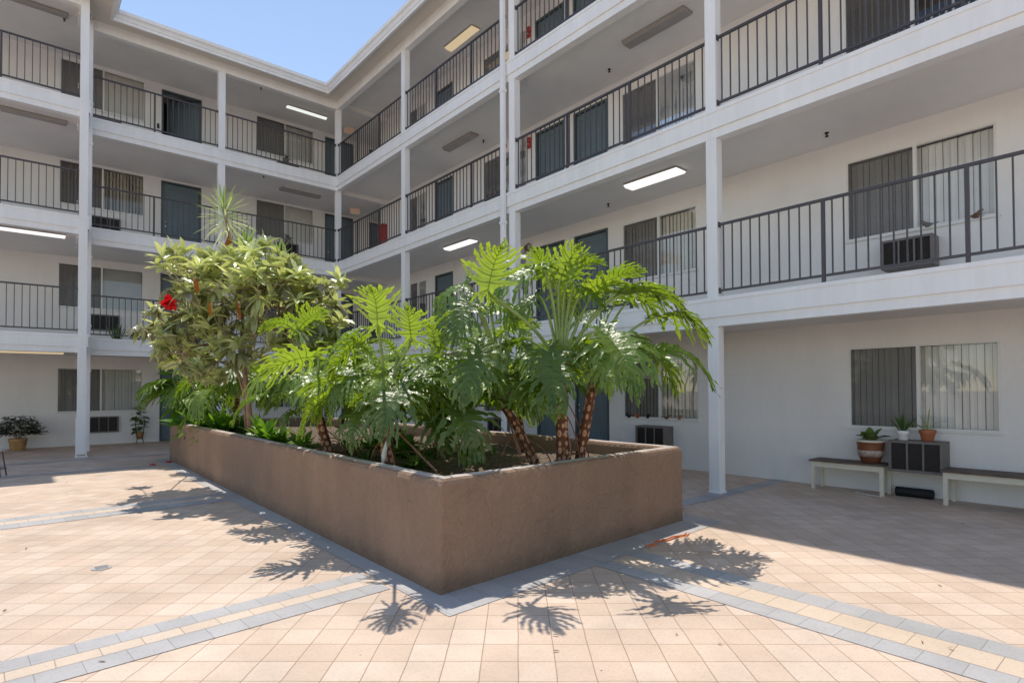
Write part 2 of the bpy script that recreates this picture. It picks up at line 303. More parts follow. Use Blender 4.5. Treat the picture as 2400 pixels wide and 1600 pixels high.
# openings: (a0,a1,z0,z1) along the wall
Lwin = [(-6.90, -4.88), (-1.67, .31)]; Ldoor = [(-4.44, -3.33), (.73, 1.82), (2.48, 3.4)]
Rwin = [(-16.05, -14.26), (-11.70, -9.95), (-6.95, -5.19), (-2.25, -1.28)]; Rdoor = [(-8.26, -7.30), (-9.56, -8.57), (-3.72, -2.77)]
ZW = (.95, 2.18); S = 2.75
def openings(wins, doors, wtop):
    H = []
    for k in range(4):
        base = k*S
        for a0, a1 in wins: H.append((a0, a1, base+ZW[0] if k == 0 else base+1.12-.0+(-.0), base+wtop))
        for a0, a1 in doors: H.append((a0, a1, FLOOR[k+1], base+2.24))
    return H
LH = [(a0, a1, k*S+(.94 if k == 0 else 1.14 if k == 1 else 1.26), k*S+(2.18 if k < 2 else 2.46)) for k in range(4) for a0, a1 in Lwin]
# measured: sills .94 / 3.88 / 6.77 / 9.64, heads 2.18 / 5.11 / 8.00 / 10.86
LH = [(a0, a1, z0, z1) for a0, a1 in Lwin for z0, z1 in ((.94, 2.18), (3.88, 5.11), (6.77, 8.0), (9.64, 10.86))]
LD = [(a0, a1, FLOOR[k], z1) for a0, a1 in Ldoor for k, z1 in ((1, 2.25), (2, 5.12), (3, 7.98), (4, 10.80))]
RH = [(a0, a1, z0, z1) for a0, a1 in Rwin for z0, z1 in ((.93, 2.13), (3.75, 4.97), (6.53, 7.74), (9.35, 10.58))]
RD = [(a0, a1, FLOOR[k], z1) for a0, a1 in Rdoor for k, z1 in ((1, 2.15), (2, 5.0), (3, 7.82), (4, 10.60))]
def wall(b, tf, a0, a1, z0, z1, holes, depth=.09):
    """wall face with real openings and reveals; tf(a,d,z) maps along, depth into the wall, height"""
    As = sorted({a0, a1} | {h[0] for h in holes} | {h[1] for h in holes}); Zs = sorted({z0, z1} | {h[2] for h in holes} | {h[3] for h in holes})
    for i in range(len(As)-1):
        for j in range(len(Zs)-1):
            ca, cz = (As[i]+As[i+1])/2, (Zs[j]+Zs[j+1])/2
            if any(h[0] < ca < h[1] and h[2] < cz < h[3] for h in holes): continue
            b.face(tf(As[i], 0, Zs[j]), tf(As[i+1], 0, Zs[j]), tf(As[i+1], 0, Zs[j+1]), tf(As[i], 0, Zs[j+1]))
    for h in holes:
        c = [(h[0], h[2]), (h[1], h[2]), (h[1], h[3]), (h[0], h[3])]
        for k in range(4):
            p, q = c[k], c[(k+1) % 4]; b.face(tf(p[0], 0, p[1]), tf(q[0], 0, q[1]), tf(q[0], depth, q[1]), tf(p[0], depth, p[1]))
TL = lambda a, d, z: (a, WY+d, z)
TR = lambda a, d, z: (WX+d, a, z)
b = MB(); wall(b, TL, -14, 8, 0, 11.0, LH+LD); b.build('wall', 'stucco', LW)
b = MB(); wall(b, TR, -24, YE, 0, 11.0, RH+RD); b.build('wall', 'stucco', RW)
b = MB(); b.face((WX, YE, 0), (8, YE, 0), (8, YE, 11), (WX, YE, 11)); b.build('wall', 'stucco', RW)
b = MB(); b.face((-14, WY+1.3, 0), (8, WY+1.3, 0), (8, WY+1.3, 11), (-14, WY+1.3, 11)); b.build('inner_wall', 'dark', LW)  # unseen dark backing sheet, added to keep sun out of the rooms
b.v = []; b.f = []; b.t = []; b.face((WX+1.3, -24, 0), (WX+1.3, YE-.02, 0), (WX+1.3, YE-.02, 11), (WX+1.3, -24, 11)); b.build('inner_wall', 'dark', RW)  # same added sun-blocking sheet behind the right wing, room darkness in its colour
# slabs (soffit, floor) and fascias
for k in (2, 3, 4):
    f = FLOOR[k]; s = SOFF[k-1]
    b = MB(); b.box(.03, 8, .03, WY+1.4, s, f); b.box(-14, .03, .03, WY+1.4, s, f); b.box(-14, -6.5, -.92, .03, s, f); b.build('floor_slab', 'soffit', LW)
    b = MB(); b.box(.03, WX+1.4, -24, .03, s, f); b.build('floor_slab', 'soffit', RW)
    zb = 2.42+(k-2)*S; zt = zb+.42
    # boards: lower beam, main fascia, cap with a drip line
    def boards(b, along, u0, u1, plane, sgn, e0=0, e1=0):
        def bx(d0, d1, z0, z1):
            # d measured outward from the facade plane; e0,e1 let the outer boards meet at the corners
            lo, hi = plane+sgn*d1, plane+sgn*d0; lo, hi = min(lo, hi), max(lo, hi)
            a0, a1 = u0+e0*d1, u1+e1*d1
            if along == 'x': b.box(a0, a1, lo, hi, z0, z1)
            else: b.box(lo, hi, a0, a1, z0, z1)
        bx(-.16, 0, zb, zb+.13); bx(-.10, .028, zb+.13, zt-.055); bx(-.10, .040, zt-.055, zt)
    b = MB(); boards(b, 'x', -6.5, 0, 0, -1, 0, -1); b.build('fascia', 'white', LW)
    b = MB(); boards(b, 'x', -14, -6.5, -.95, -1, 0, 1); b.box(-6.66, -6.5, -.95+.163, 0, zb+.001, zb+.13); b.box(-6.6, -6.472, -.95+.103, -.001, zb+.13, zt-.055); b.box(-6.6, -6.46, -.95+.103, -.001, zt-.055, zt+.001)
    b.build('fascia', 'white', LW)
    b = MB(); boards(b, 'y', -24, 0, 0, -1, 0, -1); b.build('fascia', 'white', RW)
for k in (1, 2, 3, 4):  # drop beam across the right walkway at the inner corner
    zz = SOFF[k]; b = MB(); b.box(.17, WX, .18, .33, zz-.14, zz+.01); b.build('beam', 'soffit', LW)
# roof with overhanging eave and gutter
b = MB(); b.box(-14, 8, .0, 11, 10.95, 11.12); b.box(-14, -6.5, -.9, 0, 10.951, 11.12); b.build('roof', 'soffit', LW)
b = MB(); b.box(.0, 8.2, -24, -.002, 10.95, 11.12); b.box(0.003, 9, -.002, 11, 11.125, 11.3); b.build('roof', 'soffit', RW)
def eave(parent, pts, i0, i1):
    """sweep of the beam board, soffit and moulded gutter along the courtyard edge; pts run with the court on the left"""
    n = len(pts); offs = []
    for i, p in enumerate(pts):
        p = Vector(p); d0 = (p-Vector(pts[i-1])).normalized() if i else None; d1 = (Vector(pts[i+1])-p).normalized() if i < n-1 else None
        d0 = d0 or d1; d1 = d1 or d0; n0 = Vector((-d0.y, d0.x)); n1 = Vector((-d1.y, d1.x)); mtr = (n0+n1); mtr = mtr/mtr.dot(n0)
        offs.append((p, mtr))
    def sweep(name, prof, m):
        b = MB(); K = len(prof)
        for p, mt in offs[i0:i1+1]:
            for d, z in prof: b.v.append((p.x+mt.x*d, p.y+mt.y*d, z))
        nn_ = i1-i0+1
        for i in range(nn_-1):
            for j in range(K):
                j2 = (j+1) % K; b.f.append((i*K+j, (i+1)*K+j, (i+1)*K+j2, i*K+j2)); b.t.append(.5)
        b.f.append(tuple(range(K))); b.f.append(tuple((nn_-1)*K+j for j in range(K))[::-1]); b.t += [.5, .5]
        b.build(name, m, parent)
    sweep('roof_beam', [(-.16, 10.55), (0, 10.55), (0, 10.755), (.012, 10.755), (.012, 10.80), (-.16, 10.80)], 'white')
    sweep('eave', [(-.2, 10.801), (.44, 10.801), (.44, 10.95), (-.2, 10.95)], 'trim')
    sweep('gutter', [(.441, 10.70), (.50, 10.70), (.505, 10.76), (.53, 10.78), (.53, 10.80), (.56, 10.85), (.60, 10.88), (.61, 10.96), (.441, 10.96)], 'white')
EP = [(0, -24), (0, 0), (-6.5, 0), (-6.5, -.95), (-14, -.95)]
eave(LW, EP, 1, 4); eave(RW, EP, 0, 1)
# posts
def post(parent, x0, x1, y0, y1, k, lab=None):
    z0 = FLOOR[k] if k > 1 else 0; z1 = (2.42+(k-1)*S) if k < 4 else 10.55
    b = MB(); b.box(x0, x1, y0, y1, z0, z1)
    if k == 1: b.box(x0-.012, x1+.012, y0-.012, y1+.012, 0, .03)
    o = b.build('post', 'white', parent, bevel=.006); return part(o, lab)
for k in (1, 2, 3, 4):
    for y0, y1 in ((-17.8, -17.62), (-13.21, -13.04), (-8.72, -8.54), (-4.28, -4.10)): post(RW, 0, .16, y0, y1, k)
    post(LW, -.005, .155, -.005, .155, k); post(LW, -3.48, -3.30, 0, .16, k)
b = MB(); b.box(-6.665, -6.50, -.985, -.82, .06, 11.2); b.box(-6.70, -6.46, -1.0, -.80, 0.0, .03); b.box(-6.685, -6.665, -.98, -.83, .0, .9); b.box(-6.50, -6.478, -.98, -.83, 0, .9)
for k in range(4):
    for s in (-6.70, -6.465):
        for dz in (.35, .42, 2.1, 2.2): b.box(s-.006, s+.006, -.93, -.90, k*S+dz, k*S+dz+.03)
b.build('post', 'white', LW, bevel=.005, label='tall white steel corner post with bolts')
# downpipes
def downpipe(label, x0, x1, y0, y1, z0, straps, kick=None):
    t = thing('downpipe', label, 'downpipe', 'white downpipes on the courtyard front')
    b = MB(); b.box(x0, x1, y0, y1, z0, 10.70); b.build('pipe', 'white', t, bevel=.012)
    for z in straps:
        s = MB(); s.box(x0-.012, x1+.012, y0-.012, y1+.012, z, z+.05); s.build('strap', 'white', t)
    return t
downpipe('square white downpipe running down the front of the right wing beside its middle post', -.125, -.045, -8.51, -8.40, .05, (2.2, 4.95, 7.7, 10.3))
downpipe('slim white downpipe on the back wing beside the tall steel corner post', -6.44, -6.36, -.13, -.05, .05, (2.0, 3.1, 4.8, 5.9, 7.6, 8.6))
# ------------------------------------------------------------------ windows and doors
def slats(b, tf, a0, a1, z0, z1, d, rng, w=.089, open_=0.):
    a = a0+.02
    while a < a1-.02:
        an = R(rng.uniform(8, 22)) + open_; ww = w*.95; dx, dy = ww*math.cos(an), ww*math.sin(an); e = min(a+dx, a1-.005)
        mid = (a+e)/2
        b.cur = rng.random()
        b.face(tf(a, d, z0+.01), tf(mid, d+dy*.5+.006, z0+.01), tf(mid, d+dy*.5+.006, z1-.03), tf(a, d, z1-.03))
        b.face(tf(mid, d+dy*.5+.006, z0+.01), tf(e, d+dy, z0+.01), tf(e, d+dy, z1-.03), tf(mid, d+dy*.5+.006, z1-.03))
        a += w*.93
def window(parent, tf, h, mull, dark_first, rng, kind='slats', lab=None):
    a0, a1, z0, z1 = h; b = MB(); t = .028
    def bx(p0, p1, q0, q1, d0, d1):
        P = [tf(p0, d0, q0), tf(p1, d1, q1)]; b.box(min(P[0][0], P[1][0]), max(P[0][0], P[1][0]), min(P[0][1], P[1][1]), max(P[0][1], P[1][1]), q0, q1)
    bx(a0, a1, z0, z0+t, -.012, .06); bx(a0, a1, z1-t, z1, .0, .06); bx(a0, a0+t, z0+t, z1-t, .002, .058); bx(a1-t, a1, z0+t, z1-t, .002, .058)
    bx(mull-.022, mull+.022, z0+t, z1-t, -.004, .05)
    bx(a0-.03, a1+.03, z0-.025, z0-.001, -.03, -.001)
    f = b.build('window', 'window_frame', parent)
    if lab: f['label'] = lab
    d = MB(); d.face(tf(a0+t, .03, z0+t), tf(a1-t, .03, z0+t), tf(a1-t, .03, z1-t), tf(a0+t, .03, z1-t)); d.build('pane', 'glass', f)
    s0, s1 = (a0+t, mull-.022) if dark_first else (mull+.022, a1-t)
    d = MB(); d.face(tf(s0, .008, z0+t), tf(s1, .008, z0+t), tf(s1, .008, z1-t), tf(s0, .008, z1-t)); d.build('insect_screen', 'screen', f)
    bl = MB()
    if kind == 'slats': slats(bl, tf, a0, a1, z0, z1, .12, rng)
    elif kind == 'open': slats(bl, tf, a0, a1, z0, z1, .12, rng, open_=R(48))
    elif kind == 'part_open': slats(bl, tf, a0, a1, z0, z1, .12, rng, open_=R(25))
    elif kind == 'half':
        slats(bl, tf, a0, mull, z0, z1, .12, rng)
        a = mull
        while a < a1-.05: bl.face(tf(a, .14, z0), tf(a+.05, .155, z0), tf(a+.05, .155, z1), tf(a, .14, z1)); a += .05
    else:
        a = a0; 
        while a < a1-.01:
            e = min(a+.11, a1); dd = .012*(int((a-a0)/.11) % 2); bl.face(tf(a, .13+dd, z0), tf(e, .142-dd, z0), tf(e, .142-dd, z1), tf(a, .13+dd, z1)); a += .11
    bl.build('blinds', rng.choice(('blinds', 'blinds', 'blinds_cream', 'blinds_grey')), f)
    # head rail and dark back
    d = MB(); 
    return f
rng = random.Random(5)
for i, h in enumerate(LH):
    lvl = i % 4+1; mull = -5.90 if h[0] < -5 else -.71
    window(LW, TL, h, mull, True, rng, {3: 'curtain', 1: 'half', 6: 'curtain', 2: 'part_open', 5: 'half'}.get(i, 'slats'), ('sliding window of the back wing on the %s floor, %s' % (FL[lvl], 'left of the blue door' if h[0] < -5 else 'right of the blue door')))
for i, h in enumerate(RH):
    lvl = i % 4+1; mull = {0: -15.15, 1: -10.84, 2: -6.0, 3: -1.75}[i//4]
    kind = 'open' if (i//4 == 0 and lvl == 3) else 'curtain' if i//4 == 3 else 'half' if i//4 == 1 and lvl == 3 else 'slats'
    window(RW, TR, h, mull, False, rng, kind)
def door(parent, tf, h, hinge_hi, lab=None, opened=0.):
    a0, a1, z0, z1 = h; fr = MB(); t = .05
    def bx(b, p0, p1, q0, q1, d0, d1):
        P = [tf(p0, d0, q0), tf(p1, d1, q1)]; b.box(min(P[0][0], P[1][0]), max(P[0][0], P[1][0]), min(P[0][1], P[1][1]), max(P[0][1], P[1][1]), q0, q1)
    bx(fr, a0, a0+t, z0, z1, -.012, .11); bx(fr, a1-t, a1, z0, z1, -.012, .11); bx(fr, a0+t, a1-t, z1-t, z1, -.010, .108); bx(fr, a0+t, a1-t, z0, z0+.03, .0, .1)
    fo = fr.build('door_frame', 'door_frame', parent, bevel=.004)
    W = a1-a0-2*t-.008; H = z1-t-z0-.04
    b = MB()
    # leaf in local coordinates: x along, y depth, z up; stiles, rails and recessed panels
    st = .13; rails = [(0, .24), (.86, 1.0), (H-.14, H)] if H > 1.9 else [(0, .2), (.8, .92), (H-.12, H)]
    b.box(0, W, .012, .04, 0, H); b.box(0, st, 0, .012, 0, H); b.box(W-st, W, 0, .012, 0, H)
    for r0, r1 in rails: b.box(st, W-st, 0, .012, r0, r1)
    b.box(st+.07, W-st-.07, .004, .012, rails[0][1]+.07, rails[1][0]-.07); b.box(st+.07, W-st-.07, .004, .012, rails[1][1]+.07, rails[2][0]-.07)
    o = b.build('door', 'door', parent, bevel=.003)
    k = MB(); kx = .07
    for zz, rr in ((1.0, .028), (1.14, .022)):
        if zz < H-.3: k.tube([(kx, -.001, zz), (kx, -.03, zz), (kx, -.055, zz), (kx, -.06, zz)], [rr*.6, rr*.5, rr, rr*.4], 12)
    ko = k.build('door_handle', 'chrome', o, smooth=True)
    P = tf(a0+t+.004, .045, z0+.032); Q = tf(a0+1, .045, z0)
    if tf is TL: o.location = P; o.rotation_euler = (0, 0, 0)
    else:        # right wall: local x runs along -y
        P = tf(a1-t-.004, .045, z0+.032); o.location = P; o.rotation_euler = (0, 0, R(-90))
    if opened:
        o.location = tf(a1-t-.004, .075, z0+.032); o.rotation_euler = (0, 0, R(180)-opened)
        for v in o.data.vertices: v.co.y = -v.co.y
        o.data.flip_normals()
        for v in ko.data.vertices: v.co.x = W-v.co.x if False else W-.07+(v.co.x-.07); 
    if lab: o['label'] = lab
    # jamb behind
    return o
for i, h in enumerate(LD):
    lvl = i % 4+1; col = i//4
    if col == 2 and lvl == 1: pass
    lab = 'blue-grey panel door on the %s floor of the back wing' % FL[lvl] if col == 0 else None
    if col == 0 and lvl == 4: door(LW, TL, h, True, 'blue-grey door standing open on the top floor of the back wing', opened=R(38))
    else: door(LW, TL, h, False, lab)
for i, h in enumerate(RD): door(RW, TR, h, False)
# ------------------------------------------------------------------ railings
def bar_mesh(name, sx, sy, sz):
    b = MB(); b.box(-sx/2, sx/2, -sy/2, sy/2, 0, sz); o = b.build(name, 'dark_metal'); me = o.data; bpy.data.objects.remove(o); return me
BAL = bar_mesh('baluster', .016, .016, .93); RPO = bar_mesh('rail_post', .04, .04, 1.10)
def railing(label, axis, p0, p1, off, z, posts):
    t = thing('railing', label, 'railing', 'dark metal railings along the walkways')
    def bx(b, u0, u1, w_, z0, z1):
        if axis == 'y': b.box(off-w_/2, off+w_/2, u0, u1, z0, z1)
        else: b.box(u0, u1, off-w_/2, off+w_/2, z0, z1)
    b = MB(); bx(b, p0, p1, .042, z+1.085, z+1.12); bx(b, p0, p0+.012, .06, z+1.06, z+1.14); bx(b, p1-.012, p1, .06, z+1.06, z+1.14); b.build('top_rail', 'dark_metal', t, bevel=.003)
    b = MB(); bx(b, p0+.001, p1-.001, .032, z+.125, z+.155); bx(b, p0, p0+.01, .055, z+.10, z+.18); bx(b, p1-.01, p1, .055, z+.10, z+.18); b.build('bottom_rail', 'dark_metal', t)
    def inst(me, name, u):
        o = bpy.data.objects.new(name, me); C.objects.link(o); o.parent = t
        o.location = (off, u, 0) if axis == 'y' else (u, off, 0); return o
    for u in posts: o = inst(RPO, 'rail_post', u); o.location.z = z-.005
    n = max(1, round((p1-p0)/.132)); us = [p0+(p1-p0)*(i+.5)/n for i in range(n)]
    for u in us:
        if any(abs(u-q) < .045 for q in posts): continue
        o = inst(BAL, 'baluster', u); o.location.z = z+.155
    return t
bays = [(-17.61, -13.215, 'nearest bay, at the right photo edge', (-16.10, -14.64)), (-13.035, -8.725, 'between the near post and the downpipe', (-11.62, -10.17)),
        (-8.38, -4.285, 'just beyond the downpipe', (-7.17, -5.72)), (-4.095, -.01, 'next to the inner corner', (-2.80, -1.39))]
for k in (2, 3, 4):
    for j, (y0, y1, nm, ps) in enumerate(bays):
        if k == 4 and j == 0: continue
        railing('right wing railing, %s floor, %s' % (FL[k], nm), 'y', y0, y1, .05, FLOOR[k], ps)
    railing('back wing railing, %s floor, between middle post and corner' % FL[k], 'x', -3.295, -.008, .05, FLOOR[k], ())
    railing('back wing railing, %s floor, between tall post and middle post' % FL[k], 'x', -6.355, -3.485, .05, FLOOR[k], (-5.02,))
    railing('far left railing, %s floor, left of the tall post' % FL[k], 'x', -11.0, -6.67, -.90, FLOOR[k], (-9.5, -8.05))
# ------------------------------------------------------------------ air conditioners
def ac(label, tf, a0, a1, z0, z1, proud):
    t = thing('air_conditioner', label, 'air conditioner', 'air conditioners set in the walls')
    b = MB()
    def bx(b, p0, p1, d0, d1, q0, q1):
        P = [tf(p0, d0, q0), tf(p1, d1, q1)]; b.box(min(P[0][0], P[1][0]), max(P[0][0], P[1][0]), min(P[0][1], P[1][1]), max(P[0][1], P[1][1]), q0, q1)
    e = .035; d = -proud
    bx(b, a0, a1, d, -.001, z1-e, z1); bx(b, a0, a1, d, -.001, z0, z0+e); bx(b, a0, a0+e, d, -.001, z0+e, z1-e); bx(b, a1-e, a1, d, -.001, z0+e, z1-e)
    w_ = (a1-a0-2*e)/3
    for i in (1, 2): bx(b, a0+e+w_*i-.012, a0+e+w_*i+.012, d+.004, d+.03, z0+e, z1-e)
    b.build('casing', 'ac', t, bevel=.004)
    g = MB(); zz = z0+e+.004
    bx(g, a0+e+.001, a1-e-.001, d+.04, d+.05, z0+e+.001, z1-e-.001)
    while zz < z1-e-.01: bx(g, a0+e+.002, a1-e-.002, d+.022, d+.039, zz, zz+.004); zz += .016
    g.build('grille', 'ac_grille', t); return t
for k, z in ((1, .34), (2, 3.27), (3, 6.10), (4, 8.98)):
    ac('brown air conditioner below the left window of the back wing, %s floor' % FL[k], TL, -6.19, -5.47, z, z+.46, .07)
for k, z in ((3, 6.15), (4, 8.9)): ac('brown air conditioner below the right window of the back wing, %s floor' % FL[k], TL, -1.05, -.33, z, z+.45, .30)
ac('boxy brown air conditioner under the ground-floor window, between the two benches', TR, -15.50, -14.87, .36, .79, .35)
ac('brown air conditioner behind the nearest railing, second floor of right wing', TR, -15.42, -14.80, 3.19, 3.60, .30)
ac('brown air conditioner on the right wing ground floor, behind the planter', TR, -11.15, -10.47, .38, .80, .30)
ac('brown air conditioner near the downpipe, ground floor of right wing', TR, -6.4, -5.7, .38, .80, .30)
# ------------------------------------------------------------------ light fixtures, sprinklers, signs
def fixture(label, x0, x1, y0, y1, z, lens):
    t = thing('ceiling_light', label, 'ceiling light', 'long ceiling lights under the walkways')
    b = MB(); b.box(x0, x1, y0, y1, z-.03, z); b.build('housing', 'fixture', t, bevel=.006)
    b = MB(); i = .012; zt, zb = z-.031, z-.075
    if (x1-x0) < (y1-y0): q = [(x0+.045, y0+i, zb), (x1-.045, y0+i, zb), (x1-.045, y1-i, zb), (x0+.045, y1-i, zb)]
    else: q = [(x0+i, y0+.045, zb), (x1-i, y0+.045, zb), (x1-i, y1-.045, zb), (x0+i, y1-.045, zb)]
    p = [(x0+.004, y0+.004, zt), (x1-.004, y0+.004, zt), (x1-.004, y1-.004, zt), (x0+.004, y1-.004, zt)]
    b.v = p+q; b.f = [(4, 7, 6, 5), (0, 1, 5, 4), (1, 2, 6, 5), (2, 3, 7, 6), (3, 0, 4, 7), (0, 3, 2, 1)]; b.t = [.5]*6
    b.build('diffuser', lens, t); return t
fixture('ceiling light glowing warm yellow under the roof of the right wing', 1.10, 1.38, -5.78, -4.52, SOFF[4]+.015, 'lens_warm')
fixture('unlit ceiling light, third floor of right wing, beyond the downpipe', .92, 1.20, -5.95, -4.68, SOFF[3], 'lens_off')
fixture('lit white ceiling light, second floor of right wing, beyond the downpipe', .80, 1.07, -6.08, -4.88, SOFF[2], 'lens_white')
fixture('unlit ceiling light, third floor of right wing, between near post and downpipe', .85, 1.14, -12.15, -10.82, SOFF[3], 'lens_off')
fixture('lit white ceiling light, second floor of right wing, near the large front post', .74, 1.05, -12.05, -10.92, SOFF[2], 'lens_white')
fixture('lit ceiling light under the roof of the back wing near the corner', -1.06, .30, 1.46, 1.64, SOFF[4]+.015, 'lens_cool')
fixture('unlit ceiling light on the third floor of the back wing', -1.36, -.05, 1.13, 1.37, SOFF[3], 'lens_off')
fixture('unlit ceiling light under the roof at the far left', -8.08, -6.84, .35, .58, SOFF[4]+.015, 'lens_off')
fixture('unlit ceiling light on the third floor at the far left', -8.08, -6.86, -.15, .10, SOFF[3], 'lens_off')
fixture('lit white ceiling light on the second floor at the far left', -8.08, -6.86, -.13, .10, SOFF[2], 'lens_white')
fixture('dim yellow ceiling light on the ground floor at the far left', -8.08, -6.84, .55, .75, SOFF[1], 'lens_warm')
def sprinkler(label, x, y, z):
    t = thing('sprinkler_head', label, 'sprinkler', 'fire sprinkler heads on the ceilings', (x, y, z))
    b = MB(); b.lathe(0, 0, [(.03, 0), (.03, -.012), (.012, -.016), (.012, -.05), (.026, -.055), (.026, -.062), (.006, -.066)], 14); b.build('nozzle', 'black', t, smooth=True)
sprinkler('small black sprinkler on the nearest second-floor ceiling, top right', 1.38, -14.2, SOFF[2])
sprinkler('small black sprinkler on third-floor ceiling near the large unlit light', 1.42, -10.05, SOFF[3])
sprinkler('small black sprinkler on third-floor ceiling beyond the downpipe', 1.5, -5.75, SOFF[3])
sprinkler('small black sprinkler on second-floor ceiling above the two doors', 1.42, -10.0, SOFF[2])
sprinkler('small black sprinkler on second-floor ceiling beyond the downpipe', 1.42, -5.75, SOFF[2])
sprinkler('small dark sprinkler on the third-floor ceiling of the back wing', -2.1, .5, SOFF[3])
sprinkler('small dark sprinkler under the roof of the back wing', -2.05, .95, SOFF[4]+.015)
sprinkler('small dark sprinkler under the roof at the far left', -6.9, .7, SOFF[4]+.015)
def exitsign(label, x, y, z):
    t = thing('exit_sign', label, 'exit sign', 'exit signs on the corner walkway', (x, y, z)); t.rotation_euler = (0, 0, R(-18))
    b = MB(); b.box(-.17, .17, 0, .05, -.22, 0); b.box(-.03, .03, .01, .04, 0, .06); b.build('sign_box', 'exit_face', t, bevel=.004)
    c = bpy.data.curves.new('lettering', 'FONT'); c.body = 'EXIT'; c.size = .16; c.extrude = .002; c.align_x = 'CENTER'; c.align_y = 'CENTER'; c.materials.append(M['exit_letter'])
    o = bpy.data.objects.new('lettering', c); me = bpy.data.meshes.new_from_object(o); bpy.data.objects.remove(o)
    if not me.materials: me.materials.append(M['exit_letter'])
    o = bpy.data.objects.new('lettering', me); C.objects.link(o); o.parent = t; o.location = (0, -.004, -.11); o.rotation_euler = (R(90), 0, 0)
exitsign('orange exit sign hanging on the top floor beyond the inner corner', 1.15, 1.6, 10.87)
exitsign('orange exit sign hanging on the third floor beyond the inner corner', 1.32, 1.45, 7.99)
# red fire cabinet and alarms, small boxes
t = thing('fire_cabinet', 'red fire extinguisher cabinet on the third floor near the inner corner', 'fire cabinet')
b = MB(); b.box(WX-.2, WX-.001, .22, .60, 6.55, 7.25); b.build('cabinet', 'red', t, bevel=.01)
b = MB(); b.box(WX-.212, WX-.2, .27, .55, 6.62, 7.18); b.build('cabinet_door', 'red', t, bevel=.004); 
b = MB(); b.box(WX-.222, WX-.212, .50, .53, 6.85, 6.95); b.build('handle', 'chrome', t)
for lvl, z in ((3, 7.72), (4, 10.50)):
    t = thing('fire_alarm', 'small red fire alarm on the right wing wall, %s floor' % FL[lvl], 'fire alarm', 'red fire alarms')
    b = MB(); b.tube([(WX-.001, -7.08, z), (WX-.05, -7.08, z), (WX-.07, -7.08, z)], [.075, .075, .05], 16); b.build('alarm_bell', 'red', t)
    b = MB(); b.box(WX-.03, WX-.001, -7.14, -7.02, z-.2, z-.09); b.build('call_point', 'red', t, bevel=.004)
for lvl, z in ((2, 4.9), (3, 7.65), (4, 10.3)):
    t = thing('meter_box', 'small grey electrical box on the right wing wall, %s floor' % FL[lvl], 'electrical box', 'grey electrical boxes')
    b = MB(); b.box(WX-.07, WX-.001, -6.98, -6.97+.0, z, z+.001); b = MB(); b.box(WX-.08, WX-.001, -7.0+.08, -6.72-.1, z, z+.22); b.build('box_body', 'grey_metal', t, bevel=.006)
    b = MB(); b.box(WX-.088, WX-.08, -6.90, -6.84, z+.02, z+.2); b.build('box_lid', 'grey_metal', t)
t = thing('wreath', 'small brown wreath hanging on the wall left of the second-floor doors', 'wreath')
rg = random.Random(3); b = MB()
for i in range(70):
    an = rg.uniform(0, 2*math.pi); r = .085+rg.uniform(-.02, .02); c = Vector((WX-.04+rg.uniform(-.02, .02), -7.05+r*math.cos(an), 5.05+r*math.sin(an))); d = Vector((rg.uniform(-.4, .2), -math.sin(an+rg.uniform(-.6, .6)), math.cos(an))).normalized()*.035
    b.tube([c-d, c+d], [.004, .003], 4)
b.build('twigs', 'debris', t)
# doorbell strips and peep fixtures
t = thing('wall_sensor', 'small black keypad on the wall left of the open top-floor door', 'keypad'); b = MB(); b.box(-4.56, -4.50, WY-.025, WY-.001, 9.55, 9.70); b.build('keypad', 'black', t, bevel=.004)
# ------------------------------------------------------------------ planter
t = thing('planter', 'long brown stucco planter box filled with tropical plants in the courtyard', 'planter')
HP = .85; TH = .17
cx = (PN+PR+PL+PB)/4
def inset(p, d):
    q = Vector(p); q.x += d if q.x < cx.x else -d; q.y += d if q.y < cx.y else -d; return q
outer = [PN, PR, PB, PL]; 
b = MB(); rings = []
prof = [(0, 0), (0, HP-.05), (.012, HP-.02), (.035, HP-.003)]
prof_in = [(TH-.03, HP-.003), (TH-.01, HP-.02), (TH, HP-.05), (TH, .5)]
def ring_strip(prof, seg=60):
    b = MB(); idx = []
    for d, z in prof:
        row = []
        for k in range(4):
            p, q = inset(outer[k], d), inset(outer[(k+1) % 4], d); o_ = inset(outer[(k+2) % 4], d); e1 = (q-p).normalized(); e2 = (o_-q).normalized(); rr = .035
            a_, b_ = p+e1*rr, q-e1*rr
            for s in range(seg-5):
                u = s/(seg-5); x = a_.lerp(b_, u); nx_ = Vector((-e1.y, e1.x, 0)); wb_ = .002*math.sin(u*37+k*2)+.001*math.sin(u*91+k)
                x = x+nx_*wb_; row.append((x.x, x.y, z+(.0015*math.sin(u*53+k)+.001*math.sin(u*117) if z > .7 else 0)))
            c_ = q+e2*rr
            for s in range(5):
                u = s/5; x = b_*((1-u)**2)+q*(2*u*(1-u))+c_*(u*u); row.append((x.x, x.y, z))
        idx.append(len(b.v)); b.v += row
    n = 4*seg
    for i in range(len(prof)-1):
        for j in range(n): b.f.append((idx[i]+j, idx[i]+(j+1) % n, idx[i+1]+(j+1) % n, idx[i+1]+j)); b.t.append(.5)
    return b
ring_strip(prof).build('outer_wall', 'planter', t, smooth=False); ring_strip(prof_in).build('inner_wall', 'planter', t)
ring_strip([(.035, HP-.003), (TH*.5, HP+.004), (TH-.03, HP-.003)]).build('rim', 'planter_rim', t)
sb = MB(); rg = random.Random(11); nx, ny = 34, 110
p00, p10, p11, p01 = inset(PN, TH-.01), inset(PR, TH-.01), inset(PB, TH-.01), inset(PL, TH-.01)
hs = {}
